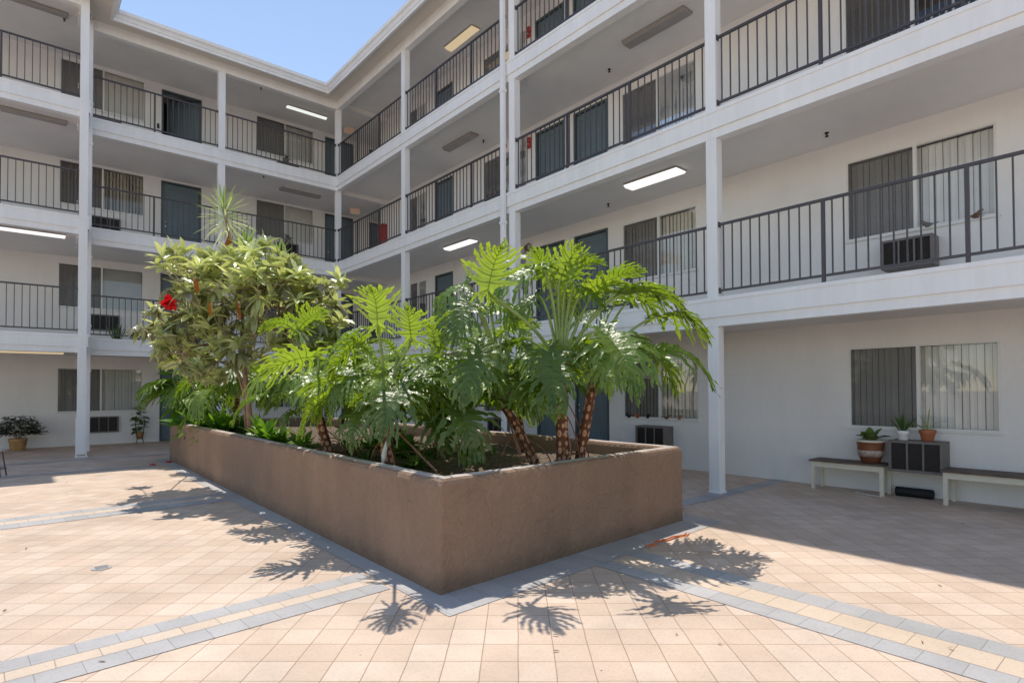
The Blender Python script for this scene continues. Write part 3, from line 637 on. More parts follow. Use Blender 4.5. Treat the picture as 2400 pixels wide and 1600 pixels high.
for j in range(ny+1):
    for i in range(nx+1):
        u, v = i/nx, j/ny; p = p00.lerp(p10, u).lerp(p01.lerp(p11, u), v)
        z = .655+.03*math.sin(u*7+v*19)+.025*math.sin(v*41+u*3)+rg.uniform(-.012, .012); sb.v.append((p.x, p.y, z))
for j in range(ny):
    for i in range(nx): a = j*(nx+1)+i; sb.f.append((a, a+1, a+nx+2, a+nx+1)); sb.t.append(.5)
sb.build('soil', 'soil', t, kind='stuff')
SZ = .66
# ------------------------------------------------------------------ plants
def bez(p0, p1, p2, p3, n):
    o = []
    for i in range(n+1):
        t_ = i/n; o.append(p0*((1-t_)**3)+p1*(3*t_*(1-t_)**2)+p2*(3*t_*t_*(1-t_))+p3*(t_**3))
    return o
def split_leaf(b, J, T, nrm, rng, tint, droop=.18, curl=.10, wid=1.0):
    """deeply cut philodendron blade: J where the stalk meets it, T its tip; narrow side-toothed lobes"""
    J, T = Vector(J), Vector(T); ax = (T-J); L = ax.length; ax.normalize()
    nrm = Vector(nrm); nrm = (nrm-ax*nrm.dot(ax)).normalized(); lat = ax.cross(nrm).normalized()
    n = 10; W = .66*L*wid; lob = []
    ANG = [162, 133, 111, 94, 81, 70, 60, 50, 39, 26]; LN = [.62, .82, .96, 1.04, 1.04, .97, .86, .73, .56, .40]
    for i in range(n):
        u = i/(n-1); s = L*(0 if i < 2 else (u-.1)/.9*.86); lob.append((s, R(ANG[i]+rng.uniform(-6, 6)), W*LN[i]*rng.uniform(.8, 1.14)))
    ph = rng.uniform(0, 6); twist = rng.uniform(-.35, .35); vf = rng.uniform(.05, .5); arch = rng.uniform(.0, .22)
    def place(x, y):
        r = abs(x)/W; q = max(0, y)/L
        h = -droop*L*(.5*r*r+.7*q*q) + .035*L*math.sin(q*8+ph+x*6/L)*r + curl*L*(.10-abs(r-.4)*.25)*min(1, r*8) + twist*x*q*.5 + vf*abs(x)*(1-.5*r) + arch*L*math.sin(min(1, q)*3.1)
        return J + ax*y + lat*x*(1-.12*vf) + nrm*h
    K = 13; ts = rng.uniform(.28, .38); RB = []
    for sd_ in (-1, 1):
        cen = []
        for (s, a, ln) in lob:
            pts = []; wob = rng.uniform(-.12, .12)
            for k in range(K+1):
                t_ = k/K; aa = a-(.5*t_ if a < 2.3 else -.15*t_)+wob*math.sin(t_*5); r = ln*t_; pts.append((sd_*math.sin(aa)*r, s+math.cos(aa)*r))
            cen.append(pts)
        for i in range(n):
            rows = []; lift = rng.uniform(-.08, .08); wl = rng.uniform(.8, 1.25); rp = rng.uniform(0, 6); ph1, ph2 = rng.random(), rng.random()
            for k in range(K+1):
                t_ = k/K; cx_, cy_ = cen[i][k]; k0, k1 = max(k-1, 0), min(k+1, K)
                dx, dy = cen[i][k1][0]-cen[i][k0][0], cen[i][k1][1]-cen[i][k0][1]; dl = math.hypot(dx, dy) or 1; px, py = -dy/dl*sd_, dx/dl*sd_
                nb = []
                for j, sg in ((i-1, -1), (i+1, 1)):
                    if 0 <= j < n: nb.append(((cx_+cen[j][k][0])/2, (cy_+cen[j][k][1])/2))
                    else: nb.append((cx_+px*sg*.045*L*min(1, t_*4), cy_+py*sg*.045*L*min(1, t_*4)))
                out = []
                for P, phs in zip(nb, (ph1, ph2)):
                    ex, ey = P[0]-cx_, P[1]-cy_; dd = math.hypot(ex, ey) or 1e-6
                    if t_ > ts:
                        q = (t_-ts)/(1-ts); tooth = ((q*3.3+phs) % 1.0); wmax = L*wl*(.056-.012*q)*(1-q**5)*(.32+1.25*tooth)
                        if q > .97: wmax = L*.002
                        sc_ = min(dd*.93, wmax)/dd; ex, ey = ex*sc_+dx/dl*wmax*.35*tooth, ey*sc_+dy/dl*wmax*.35*tooth
                    out.append((cx_+ex, cy_+ey))
                h = lift*L*t_*t_ - droop*.6*L*max(0, t_-ts)**2; fold = .012*L*(1 if 0 < k < K else 0); rf_ = .017*L*min(1, t_*2.5)
                rows.append((place(*out[0])+nrm*(h+rf_*math.sin(k*1.5+rp)), place(cx_, cy_)+nrm*(h-fold), place(*out[1])+nrm*(h+rf_*math.sin(k*1.35+rp+2.2))))
            RB.append([tuple(rows[k][1]-nrm*.002*L) for k in (0, 3, 5, 8, 10)])
            base = len(b.v)
            for r_ in rows: b.v += [tuple(q) for q in r_]
            b.cur = min(1, max(0, tint+rng.uniform(-.08, .08)))
            for k in range(K):
                a0 = base+3*k; b.f += [(a0, a0+1, a0+4, a0+3), (a0+1, a0+2, a0+5, a0+4)]; b.t += [b.cur]*2
    for sd_ in (-1, 1):
        rows = []; s0 = lob[-1][0]
        for k in range(6):
            q = k/5; y = s0+(L-s0)*q; wq = L*.05*(1-q)*(.7+.6*((q*2.3) % 1)); rows.append((place(0, y)-nrm*.01*L, place(sd_*wq, y)))
        base = len(b.v)
        for r_ in rows: b.v += [tuple(q) for q in r_]
        for k in range(5): a0 = base+2*k; b.f.append((a0, a0+1, a0+3, a0+2)); b.t.append(b.cur)
    ribs = []
    ribs += RB
    ribs += [[tuple(place(0, L*q)-nrm*.014*L) for q in (0, .25, .5, .75, .95)]]
    return ribs
VIEW = lambda P: (CAM-Vector(P)).normalized()
def philodendron(label, base, top, r0, r1, leaves, seed, bend=(0, 0, 0), roots=4, extra=0, extra_r=.9):
    rg = random.Random(seed); t = thing('philodendron', label, 'philodendron', 'split-leaf philodendrons in the planter')
    base, top = Vector(base), Vector(top); base.z = SZ-.02; bend = Vector(bend)
    pts = bez(base, base.lerp(top, .33)+bend, base.lerp(top, .66)+bend, top, 12)
    b = MB(); b.tube(pts, [r0+(r1-r0)*i/12+rg.uniform(-.003, .003) for i in range(13)], 20, uvs=(1.0, 12)); b.build('trunk', 'scar', t, smooth=True)
    fo, st = MB(), MB(); rb = fo
    crown = top+Vector((0, 0, .06))
    L_ = list(leaves)
    for k in range(extra):
        an = 2.399*k+rg.uniform(-.3, .3); el = rg.uniform(-.1, .9); d = Vector((math.cos(an)*math.cos(el), math.sin(an)*math.cos(el), math.sin(el)))
        J = crown+d*rg.uniform(.35, .75)*extra_r+Vector((0, 0, .12)); out = Vector((math.cos(an), math.sin(an), rg.uniform(-.75, .05))).normalized()
        L_.append((J, J+out*rg.uniform(.5, .78)*extra_r, Vector((0, 0, 1))+out*rg.uniform(-.1, .5), rg.uniform(.15, 1), .28))
    for (J, T, nn, tint, droop) in L_:
        J, T = Vector(J), Vector(T)
        if nn is None: nn = Vector((0, 0, 1))
        for mr in split_leaf(fo, J, T, nn, rg, tint, droop, wid=rg.uniform(.92, 1.08)): rb.tube(mr, [.0042, .0036, .003, .0022, .001], 4, cap=False)
        d = J-crown; c1 = crown+Vector((d.x*.12, d.y*.12, max(.12, d.length*.35))); c2 = J-(T-J).normalized()*.12+Vector((0, 0, .02))
        st.tube(bez(top-Vector((0, 0, .05)), c1, c2, J, 12), [.021-.012*i/12 for i in range(13)], 8)
    fo.build('foliage', 'philo', t, smooth=True); st.build('stalks', 'petiole', t, smooth=True)
    if roots:
        b = MB()
        for k in range(roots):
            u = rg.uniform(.25, .9); p0 = pts[int(u*12)]; an = rg.uniform(0, 6.28); rr = rg.uniform(.12, .5); e = Vector((min(-2.1, max(-4.95, base.x+rr*math.cos(an))), max(-13.6, base.y+rr*math.sin(an)), SZ))
            b.tube(bez(p0, p0+Vector((math.cos(an)*.12, math.sin(an)*.12, -.05)), e+Vector((0, 0, .25)), e, 10), [.007]*11, 6)
        b.build('aerial_root', 'root', t, smooth=True)
    return t
def lf(j, tp, D, dD=0., nn=None, tint=.5, droop=.2, jD=0.):
    J = at(j[0], j[1], D+jD); T = at(tp[0], tp[1], D+jD+dD); return (J, T, nn, tint, droop)
U = Vector((0, 0, 1)); TC = -F2            # up, towards the camera side
SUNH = Vector((SUNV.x, SUNV.y, 0)).normalized()
# right-hand trio
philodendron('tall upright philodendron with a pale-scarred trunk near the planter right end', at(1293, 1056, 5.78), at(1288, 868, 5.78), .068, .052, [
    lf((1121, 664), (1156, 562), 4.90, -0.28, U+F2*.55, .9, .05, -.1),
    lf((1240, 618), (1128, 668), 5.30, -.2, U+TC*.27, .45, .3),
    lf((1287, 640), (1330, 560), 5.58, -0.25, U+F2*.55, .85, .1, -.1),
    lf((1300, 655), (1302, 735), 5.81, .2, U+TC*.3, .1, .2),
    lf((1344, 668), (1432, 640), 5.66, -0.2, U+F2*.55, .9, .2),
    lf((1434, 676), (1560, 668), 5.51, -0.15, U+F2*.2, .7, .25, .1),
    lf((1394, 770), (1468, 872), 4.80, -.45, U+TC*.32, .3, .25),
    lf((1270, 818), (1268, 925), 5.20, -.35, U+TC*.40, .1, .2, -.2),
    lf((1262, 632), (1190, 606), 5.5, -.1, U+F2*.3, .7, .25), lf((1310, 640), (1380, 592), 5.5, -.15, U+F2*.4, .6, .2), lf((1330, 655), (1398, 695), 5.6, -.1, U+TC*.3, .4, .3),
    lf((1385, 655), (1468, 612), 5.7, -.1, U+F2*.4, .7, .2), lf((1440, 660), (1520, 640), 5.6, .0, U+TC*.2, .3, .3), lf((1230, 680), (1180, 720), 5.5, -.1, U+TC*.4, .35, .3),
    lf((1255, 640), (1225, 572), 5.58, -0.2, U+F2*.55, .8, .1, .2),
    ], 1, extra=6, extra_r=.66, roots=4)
philodendron('leaning philodendron with a tilted scarred trunk at the planter right end', at(1325, 1050, 5.93), at(1362, 880, 5.89), .056, .046, [
    lf((1520, 728), (1628, 745), 6.00, -0.1, U+F2*.25, .75, .35),
    lf((1500, 815), (1640, 838), 5.30, .05, U+TC*.3, .35, .35, .1),
    lf((1478, 822), (1560, 875), 5.81, .15, U+TC*.2, .6, .3, .3),
    lf((1420, 700), (1520, 712), 6.04, .2, U+TC*.2, .4, .3, .3),
    lf((1455, 690), (1588, 702), 5.74, -.2, U+TC*.22, .1, .35, .3),
    lf((1372, 716), (1300, 745), 5.97, .0, U+TC*.32, .15, .3, .2),
    lf((1340, 800), (1390, 880), 5.81, -.1, U+TC*.32, .3, .3),
    ], 2, extra=10, extra_r=.66, roots=3)
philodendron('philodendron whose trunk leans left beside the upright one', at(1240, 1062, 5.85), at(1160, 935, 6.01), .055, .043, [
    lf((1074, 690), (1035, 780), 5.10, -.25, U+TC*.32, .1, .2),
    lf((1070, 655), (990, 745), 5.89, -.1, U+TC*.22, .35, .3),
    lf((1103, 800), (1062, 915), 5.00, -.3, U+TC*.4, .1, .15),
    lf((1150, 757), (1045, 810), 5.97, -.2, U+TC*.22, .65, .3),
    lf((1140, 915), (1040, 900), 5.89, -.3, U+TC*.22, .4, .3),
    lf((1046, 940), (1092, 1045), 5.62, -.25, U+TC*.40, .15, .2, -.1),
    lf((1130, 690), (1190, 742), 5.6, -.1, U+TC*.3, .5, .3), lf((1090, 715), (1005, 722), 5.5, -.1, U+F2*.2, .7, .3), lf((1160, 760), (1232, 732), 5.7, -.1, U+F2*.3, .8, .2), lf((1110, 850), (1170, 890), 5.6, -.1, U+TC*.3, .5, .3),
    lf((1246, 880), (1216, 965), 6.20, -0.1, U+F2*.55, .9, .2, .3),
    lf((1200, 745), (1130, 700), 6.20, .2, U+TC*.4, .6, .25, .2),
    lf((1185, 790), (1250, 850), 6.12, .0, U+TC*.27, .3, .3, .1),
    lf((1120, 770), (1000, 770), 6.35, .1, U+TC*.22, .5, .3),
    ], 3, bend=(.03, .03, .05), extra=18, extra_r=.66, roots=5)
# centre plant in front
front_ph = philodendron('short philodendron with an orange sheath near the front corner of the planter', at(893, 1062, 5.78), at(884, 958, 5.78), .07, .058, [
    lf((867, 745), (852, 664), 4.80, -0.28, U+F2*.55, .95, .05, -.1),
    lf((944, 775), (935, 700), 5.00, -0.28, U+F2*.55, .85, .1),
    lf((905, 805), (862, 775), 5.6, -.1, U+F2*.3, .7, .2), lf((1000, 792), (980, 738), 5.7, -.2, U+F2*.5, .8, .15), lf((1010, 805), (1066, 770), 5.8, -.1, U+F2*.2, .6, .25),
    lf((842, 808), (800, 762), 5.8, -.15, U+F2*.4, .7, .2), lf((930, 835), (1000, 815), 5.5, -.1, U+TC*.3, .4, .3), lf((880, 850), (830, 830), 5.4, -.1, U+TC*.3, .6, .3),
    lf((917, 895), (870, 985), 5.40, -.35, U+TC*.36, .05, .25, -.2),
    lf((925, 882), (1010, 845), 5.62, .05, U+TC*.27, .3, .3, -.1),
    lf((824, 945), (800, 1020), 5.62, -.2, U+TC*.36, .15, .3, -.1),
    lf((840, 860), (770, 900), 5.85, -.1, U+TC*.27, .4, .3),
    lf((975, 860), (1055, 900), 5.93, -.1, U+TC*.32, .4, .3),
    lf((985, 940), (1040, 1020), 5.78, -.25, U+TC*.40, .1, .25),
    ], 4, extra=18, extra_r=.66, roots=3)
philodendron('philodendron in the thick of the planter behind the front clump', at(1010, 1035, 7.30), at(1000, 930, 7.30), .055, .045, [
    lf((980, 790), (905, 800), 7.13, -.1, U+TC*.22, .6, .3), lf((1030, 780), (1085, 740), 7.30, .2, U+TC*.4, .7, .2), lf((1045, 830), (1130, 860), 7.22, -.1, U+TC*.22, .4, .3),
    lf((950, 850), (880, 870), 7.05, -.2, U+TC*.27, .3, .3), lf((1010, 860), (1010, 930), 6.89, -.2, U+TC*.36, .3, .3), lf((1075, 850), (1090, 920), 6.97, -.2, U+TC*.36, .5, .3)], 5, roots=2, extra=18, extra_r=1.0)
philodendron('philodendron behind the tall trio near the right rim', at(1200, 1015, 8.45), at(1190, 900, 8.45), .05, .04, [
    lf((1150, 800), (1080, 830), 8.27, -.1, U+TC*.22, .5, .3), lf((1215, 790), (1290, 800), 8.36, -.1, U+TC*.22, .5, .3), lf((1200, 760), (1180, 700), 8.45, .2, U+TC*.32, .8, .2)], 6, roots=1, extra=14, extra_r=.9)
philodendron('broad philodendron at the middle of the long left side', at(762, 1029, 6.96), at(727, 940, 6.88), .062, .055, [
    lf((718, 818), (598, 852), 5.70, -0.15, U+F2*.55, .95, .12, -.1),
    lf((820, 790), (748, 850), 5.60, -0.2, U+F2*.55, .9, .15, .2),
    lf((753, 910), (690, 995), 5.90, -0.25, U+F2*.55, .95, .12, -.2),
    lf((677, 757), (600, 745), 7.10, -0.2, U+F2*.55, .8, .2, .2),
    lf((690, 750), (745, 705), 7.18, -0.2, U+F2*.55, .85, .15, .3),
    lf((683, 865), (600, 915), 6.81, -.2, U+TC*.36, .05, .25),
    lf((790, 850), (815, 905), 6.81, -.3, U+TC*.36, .4, .3),
    lf((770, 800), (830, 745), 7.18, .1, U+TC*.22, .7, .2),
    lf((680, 945), (640, 985), 6.73, -.1, U+TC*.36, .2, .3)], 7, roots=4, extra=13, extra_r=.8)
philodendron('philodendron behind the bright fan leaves mid planter', at(860, 1000, 8.24), at(850, 915, 8.24), .05, .04, [
    lf((850, 820), (790, 780), 8.16, .1, U+TC*.27, .8, .2), lf((880, 830), (930, 800), 8.16, .1, U+TC*.27, .7, .2)], 8, roots=2, extra=20, extra_r=1.1)
philodendron('far philodendron under the whorl-leaved tree, left part of planter', at(540, 965, 11.02), at(545, 915, 11.02), .05, .045, [
    lf((543, 862), (470, 912), 10.64, -0.3, U+F2*.55, .95, .15), lf((500, 905), (440, 960), 10.73, -.1, U+TC*.32, .4, .3), lf((470, 925), (405, 968), 10.92, .0, U+TC*.32, .3, .3),
    lf((610, 880), (560, 920), 10.45, -.1, U+TC*.32, .3, .3)], 9, roots=2, extra=16, extra_r=.9)
philodendron('dark philodendron at the far left end of the planter', at(430, 962, 12.45), at(432, 925, 12.45), .05, .04, [
    lf((440, 890), (388, 935), 12.26, 0, U+TC*.32, .2, .3), lf((460, 900), (490, 950), 12.16, -.1, U+TC*.32, .2, .3)], 10, roots=0, extra=18, extra_r=.9)
b = MB(); p_ = at(884, 962, 5.7); b.tube([p_+Vector((0, 0, -.12)), p_+Vector((-.01, 0, 0)), p_+Vector((-.02, .01, .18)), p_+Vector((-.03, .02, .42))], [.050, .040, .026, .012], 10); b.build('sheath', 'sheath', front_ph, smooth=True)
# low ground plants
def blade_leaf(b, P, d, L, w, rng, sag=.3, segs=5, fold=.3, tipw=.0):
    """simple folded strap or oval leaf starting at P heading d"""
    P, d = Vector(P), Vector(d).normalized(); side = d.cross(Vector((0, 0, 1)))
    if side.length < .05: side = Vector((1, 0, 0))
    side.normalize(); side = (side + Vector((rng.uniform(-.3, .3), rng.uniform(-.3, .3), rng.uniform(-.5, .5)))).normalized()
    up = side.cross(d).normalized(); rows = []; pos = P.copy(); dd = d.copy()
    for k in range(segs+1):
        q = k/segs; ww = w*max(tipw, math.sin(math.pi*min(1, .08+.92*q))**.75 if q < 1 else 0)
        rows.append((pos+side*ww*.5+up*ww*fold*.5, pos, pos-side*ww*.5+up*ww*fold*.5)); dd = (dd-Vector((0, 0, sag/segs))).normalized(); pos = pos+dd*(L/segs)
    base = len(b.v)
    for r_ in rows: b.v += [tuple(q) for q in r_]
    for k in range(segs):
        a0 = base+3*k; b.f += [(a0, a0+1, a0+4, a0+3), (a0+1, a0+2, a0+5, a0+4)]; b.t += [b.cur]*2
def clump(label, c, n, L, w, seed, m='low', sag=.6, name='ground_plant', cat='plant', up=.35, fold=.3, part_='foliage', group='low plants on the planter soil', tr=(0, 1)):
    rg = random.Random(seed); t = thing(name, label, cat, group); b = MB(); c = Vector(c); c.z = SZ
    for i in range(n):
        an = 2.399*i+rg.uniform(-.3, .3); e = rg.uniform(up, 1.35); d = Vector((math.cos(an)*math.cos(e), math.sin(an)*math.cos(e), math.sin(e))); b.cur = rg.uniform(*tr)
        blade_leaf(b, c+Vector((math.cos(an), math.sin(an), 0))*.02, d, L*rg.uniform(.7, 1.15), w*rg.uniform(.8, 1.2), rg, sag*rg.uniform(.6, 1.3), 6, fold)
    b.build(part_, m, t, smooth=True); return t
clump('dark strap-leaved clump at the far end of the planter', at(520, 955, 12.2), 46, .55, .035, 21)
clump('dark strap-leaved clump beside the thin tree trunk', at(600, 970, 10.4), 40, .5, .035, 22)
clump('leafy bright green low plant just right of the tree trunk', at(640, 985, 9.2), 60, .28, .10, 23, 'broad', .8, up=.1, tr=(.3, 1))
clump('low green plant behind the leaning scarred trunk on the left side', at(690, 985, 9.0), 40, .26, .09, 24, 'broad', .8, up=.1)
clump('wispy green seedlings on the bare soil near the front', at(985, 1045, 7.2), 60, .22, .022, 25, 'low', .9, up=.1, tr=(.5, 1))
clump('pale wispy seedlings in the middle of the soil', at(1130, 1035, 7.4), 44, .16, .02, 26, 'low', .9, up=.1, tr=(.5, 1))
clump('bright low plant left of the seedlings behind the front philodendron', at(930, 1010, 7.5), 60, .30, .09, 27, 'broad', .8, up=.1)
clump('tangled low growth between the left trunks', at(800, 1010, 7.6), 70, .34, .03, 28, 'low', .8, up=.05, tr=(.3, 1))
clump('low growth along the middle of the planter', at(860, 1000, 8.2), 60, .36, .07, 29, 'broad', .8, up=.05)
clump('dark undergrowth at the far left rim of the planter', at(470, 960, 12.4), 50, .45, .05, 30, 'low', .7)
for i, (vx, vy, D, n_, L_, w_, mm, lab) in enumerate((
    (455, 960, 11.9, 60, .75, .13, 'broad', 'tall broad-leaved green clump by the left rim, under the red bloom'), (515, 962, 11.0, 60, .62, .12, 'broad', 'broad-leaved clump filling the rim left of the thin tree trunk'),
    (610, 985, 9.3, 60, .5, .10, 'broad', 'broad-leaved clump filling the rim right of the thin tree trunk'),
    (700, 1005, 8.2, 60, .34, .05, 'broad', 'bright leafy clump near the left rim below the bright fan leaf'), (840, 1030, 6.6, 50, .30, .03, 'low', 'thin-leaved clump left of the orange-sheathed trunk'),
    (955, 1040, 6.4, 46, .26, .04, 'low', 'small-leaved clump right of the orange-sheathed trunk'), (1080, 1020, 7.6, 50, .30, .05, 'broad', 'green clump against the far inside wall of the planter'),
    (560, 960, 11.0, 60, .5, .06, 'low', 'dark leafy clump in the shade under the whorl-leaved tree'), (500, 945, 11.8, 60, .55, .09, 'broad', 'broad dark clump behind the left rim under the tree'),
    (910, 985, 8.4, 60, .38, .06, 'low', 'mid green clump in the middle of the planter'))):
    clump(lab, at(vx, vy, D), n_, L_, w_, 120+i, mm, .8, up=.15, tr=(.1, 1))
# dead stalks lying on the soil
t = thing('dead_stalks', 'tangle of dry brown stalks on the planter soil between the trunks', 'dead stalks'); b = MB(); rg = random.Random(8)
for i in range(46):
    c = at(rg.uniform(740, 1010), rg.uniform(1000, 1045), rg.uniform(6.8, 8.2)); an = rg.uniform(0, 6.28); l = rg.uniform(.2, .6); d = Vector((math.cos(an), math.sin(an), rg.uniform(-.1, .25)))*l
    c.z = SZ+rg.uniform(.0, .08); b.tube(bez(c, c+d*.3+Vector((0, 0, .08)), c+d*.7+Vector((0, 0, .1)), c+d, 5), [.007]*6, 5)
b.build('stalks', 'root', t, smooth=True)
t = thing('fallen_branch', 'long dry stem leaning over the planter rim at the front', 'dead stem'); b = MB(); b.tube(bez(at(905, 985, 5.9), at(935, 1010, 5.7), at(965, 1045, 5.4), at(1003, 1082, 5.0), 8), [.011]*9, 6); b.build('stem', 'root', t, smooth=True)
t = thing('flower_bud', 'pink and white bud at the foot of the front philodendron', 'bud'); b = MB(); p = at(878, 1070, 5.5); b.tube([p, p+Vector((.03, .02, .10)), p+Vector((.05, .03, .17)), p+Vector((.06, .035, .24))], [.006, .028, .022, .002], 8); b.build('bud', 'pale_debris', t, smooth=True)
# ---- whorl-leaved tree
t = thing('whorl_leaved_tree', 'bushy olive-green tree with thin trunk and whorled leaves, left half of the planter', 'tree')
D0 = 9.7; DC = 8.8; rg = random.Random(17); tr = MB()
def atz(vx, vy, D): return at(vx, vy, D)
trunk = [at(576, 1000, D0), at(571, 930, D0), at(563, 860, D0-.1), at(557, 790, D0-.3), at(556, 715, D0-.6)]
tr.tube(trunk, [.05, .045, .04, .036, .03], 10)
tr.tube([at(566, 985, D0+.2), at(560, 900, D0+.2), at(545, 850, D0+.1), at(520, 800, D0)], [.03, .026, .02, .014], 8)
hubs = [at(x, y, DC+d) for x, y, d in ((480, 700, .2), (430, 660, -.3), (550, 650, .1), (610, 660, -.2), (660, 690, .3), (520, 770, -.4), (440, 760, .1), (700, 720, 0), (380, 740, 0), (420, 810, -.2), (500, 830, -.3), (590, 760, -.5), (650, 760, -.2))]
for h in hubs:
    s = trunk[4] if h.z > trunk[4].z-.2 else trunk[3]
    tr.tube(bez(s, s.lerp(h, .4)+Vector((0, 0, .12)), s.lerp(h, .75)+Vector((0, 0, .1)), h, 8), [.022-.010*i/8 for i in range(9)], 7)
poly = [(352, 742), (362, 700), (385, 660), (372, 610), (372, 588), (420, 573), (470, 585), (520, 583), (560, 575), (610, 568), (655, 590), (690, 625), (722, 650), (755, 700), (765, 745), (735, 780), (690, 790), (640, 800), (600, 815), (560, 830), (510, 840), (500, 872), (440, 865), (395, 830), (365, 790)]
def inside(x, y):
    c = False; j = len(poly)-1
    for i in range(len(poly)):
        xi, yi = poly[i]; xj, yj = poly[j]
        if (yi > y) != (yj > y) and x < (xj-xi)*(y-yi)/(yj-yi)+xi: c = not c
        j = i
    return c
fo = MB(); dry = MB(); twigs = MB(); tips = []
while len(tips) < 200:
    x, y = rg.uniform(350, 770), rg.uniform(565, 850)
    if inside(x, y):
        if 500 < x < 640 and y > 770 and rg.random() < .5: continue
        if math.hypot(x-387, y-700) < 30: continue
        tips.append((x, y, DC+rg.triangular(-1.2, 1.2, -.2)))
tips += [(rg.uniform(640, 785), rg.uniform(655, 800), DC+rg.uniform(-.3, .9)) for i in range(34)]
tips += [(x, y, DC+rg.uniform(-.5, .5)) for i, (x, y) in enumerate(poly)] + [(322, 742, DC-.2), (340, 752, DC), (780, 638, DC-.2), (785, 655, DC-.1), (395, 575, DC), (610, 560, DC)]
for (x, y, D) in tips:
    P = at(x, y, D); h = min(hubs, key=lambda q: (q-P).length); dv = (P-h); q0 = h+dv*.3
    twigs.tube(bez(h, h+dv*.3+Vector((0, 0, -.03)), P-Vector((dv.x*.2, dv.y*.2, .18)), P, 5), [.010-.005*i/5 for i in range(6)], 5)
    ax = (Vector((dv.x, dv.y, .0))*.5+Vector((0, 0, .8))+Vector((rg.uniform(-.3, .3), rg.uniform(-.3, .3), 0))).normalized()
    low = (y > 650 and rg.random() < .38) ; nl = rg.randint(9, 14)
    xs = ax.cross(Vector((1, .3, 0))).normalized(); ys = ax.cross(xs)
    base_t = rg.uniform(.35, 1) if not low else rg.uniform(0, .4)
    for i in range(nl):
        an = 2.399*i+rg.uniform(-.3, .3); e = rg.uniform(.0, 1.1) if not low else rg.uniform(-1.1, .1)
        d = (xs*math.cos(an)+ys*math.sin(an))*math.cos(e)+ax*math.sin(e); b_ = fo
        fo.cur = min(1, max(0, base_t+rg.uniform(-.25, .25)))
        if rg.random() < .002: b_ = dry; dry.cur = rg.random()
        blade_leaf(b_, P-ax*rg.uniform(0, .09), d, rg.uniform(.18, .32), rg.uniform(.06, .10), rg, .55 if not low else .9, 5, .35)
for x, y in ((718-10, 0),): pass
for x, y in ((478, 693), (448, 640), (543, 690), (545, 700)):
    P = at(x, y, DC-.9); dry.cur = rg.random(); blade_leaf(dry, P, Vector((.1, -.1, -1)), .22, .08, rg, .2, 5, .3)
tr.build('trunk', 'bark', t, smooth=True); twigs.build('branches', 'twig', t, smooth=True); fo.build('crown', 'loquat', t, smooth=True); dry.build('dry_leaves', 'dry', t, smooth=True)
# spiky dracaenas standing above the tree crown
def spiky(label, stem, c, n, L, w, seed, dead=0):
    rg = random.Random(seed); t = thing('dracaena', label, 'dracaena', 'spiky dracaena heads above the tree')
    b = MB(); b.tube([Vector(p) for p in stem], .018, 8); b.build('stem', 'bark', t, smooth=True); b = MB(); top = Vector(stem[-1]); dn = (Vector(stem[-2])-top).normalized()
    for i in range(n):
        q = i/n; e = 1.45-2.1*q**.85+rg.uniform(-.12, .12); an = 2.399*i; d = Vector((math.cos(an)*math.cos(e), math.sin(an)*math.cos(e), math.sin(e))); b.cur = min(1, max(0, .1+q*1.1+rg.uniform(-.2, .2)))
        blade_leaf(b, top+dn*(q*.30), d, L*rg.uniform(.8, 1.1)*(1 if q > .12 else .9), w, rg, .15+.35*q, 6, .45)
    b.build('leaves', 'spike', t, smooth=True)
    if dead:
        b = MB()
        for i in range(dead):
            an = rg.uniform(0, 6.28); b.cur = rg.random(); blade_leaf(b, top+dn*.42, Vector((math.cos(an)*.25, math.sin(an)*.25, -1)), L*rg.uniform(.5, .85), w*1.2, rg, .1, 5, .4)
        b.build('dead_leaves', 'dry', t, smooth=True)
DD = 9.2
spiky('tall spiky dracaena head rising highest above the tree', [at(600, 760, DD), at(575, 650, DD), at(545, 590, DD), at(524, 530, DD), at(512, 478, DD)], None, 84, .50, .023, 41, 9)
spiky('smaller spiky dracaena head right of the tallest one', [at(590, 760, 8.9), at(574, 640, 8.7), at(564, 562, 8.6)], None, 50, .38, .027, 42)
spiky('smallest upright dracaena tuft at the right of the tree top', [at(640, 760, 8.9), at(640, 680, 8.7), at(639, 584, 8.6)], None, 30, .32, .027, 43)
# hibiscus with one red bloom, bright broad-leaved plant at the far left end
t = thing('hibiscus', 'red hibiscus bloom on a thin stem at the left edge of the tree', 'hibiscus'); rg = random.Random(4)
b = MB(); b.tube(bez(at(470, 960, 11.3), at(430, 850, 11.0), at(400, 780, 8.9), at(394, 722, 8.4), 10), [.016-.001*i for i in range(11)], 7); b.build('stem', 'twig', t, smooth=True)
c = at(387, 700, 8.3); b = MB(); b.cur = .5
for i in range(30):
    an = 2.399*i; e = rg.uniform(-.4, 1.5); d = Vector((math.cos(an)*math.cos(e), math.sin(an)*math.cos(e), math.sin(e))); b.cur = rg.random(); blade_leaf(b, c+d*.015, d, rg.uniform(.09, .14), .12, rg, .5, 5, .5, .45)
b.build('flower', 'petal', t, smooth=True)
b = MB()
for i in range(14):
    an = 2.399*i; b.cur = rg.uniform(.5, 1); blade_leaf(b, at(394, 722, 8.4), Vector((math.cos(an), math.sin(an), rg.uniform(-.3, .3))), .15, .06, rg, .4, 5, .3)
b.build('leaves', 'loquat', t, smooth=True)
t = thing('ginger_plant', 'bright green broad-leaved plant at the far left end of the planter', 'plant'); b = MB(); st = MB(); rg = random.Random(12)
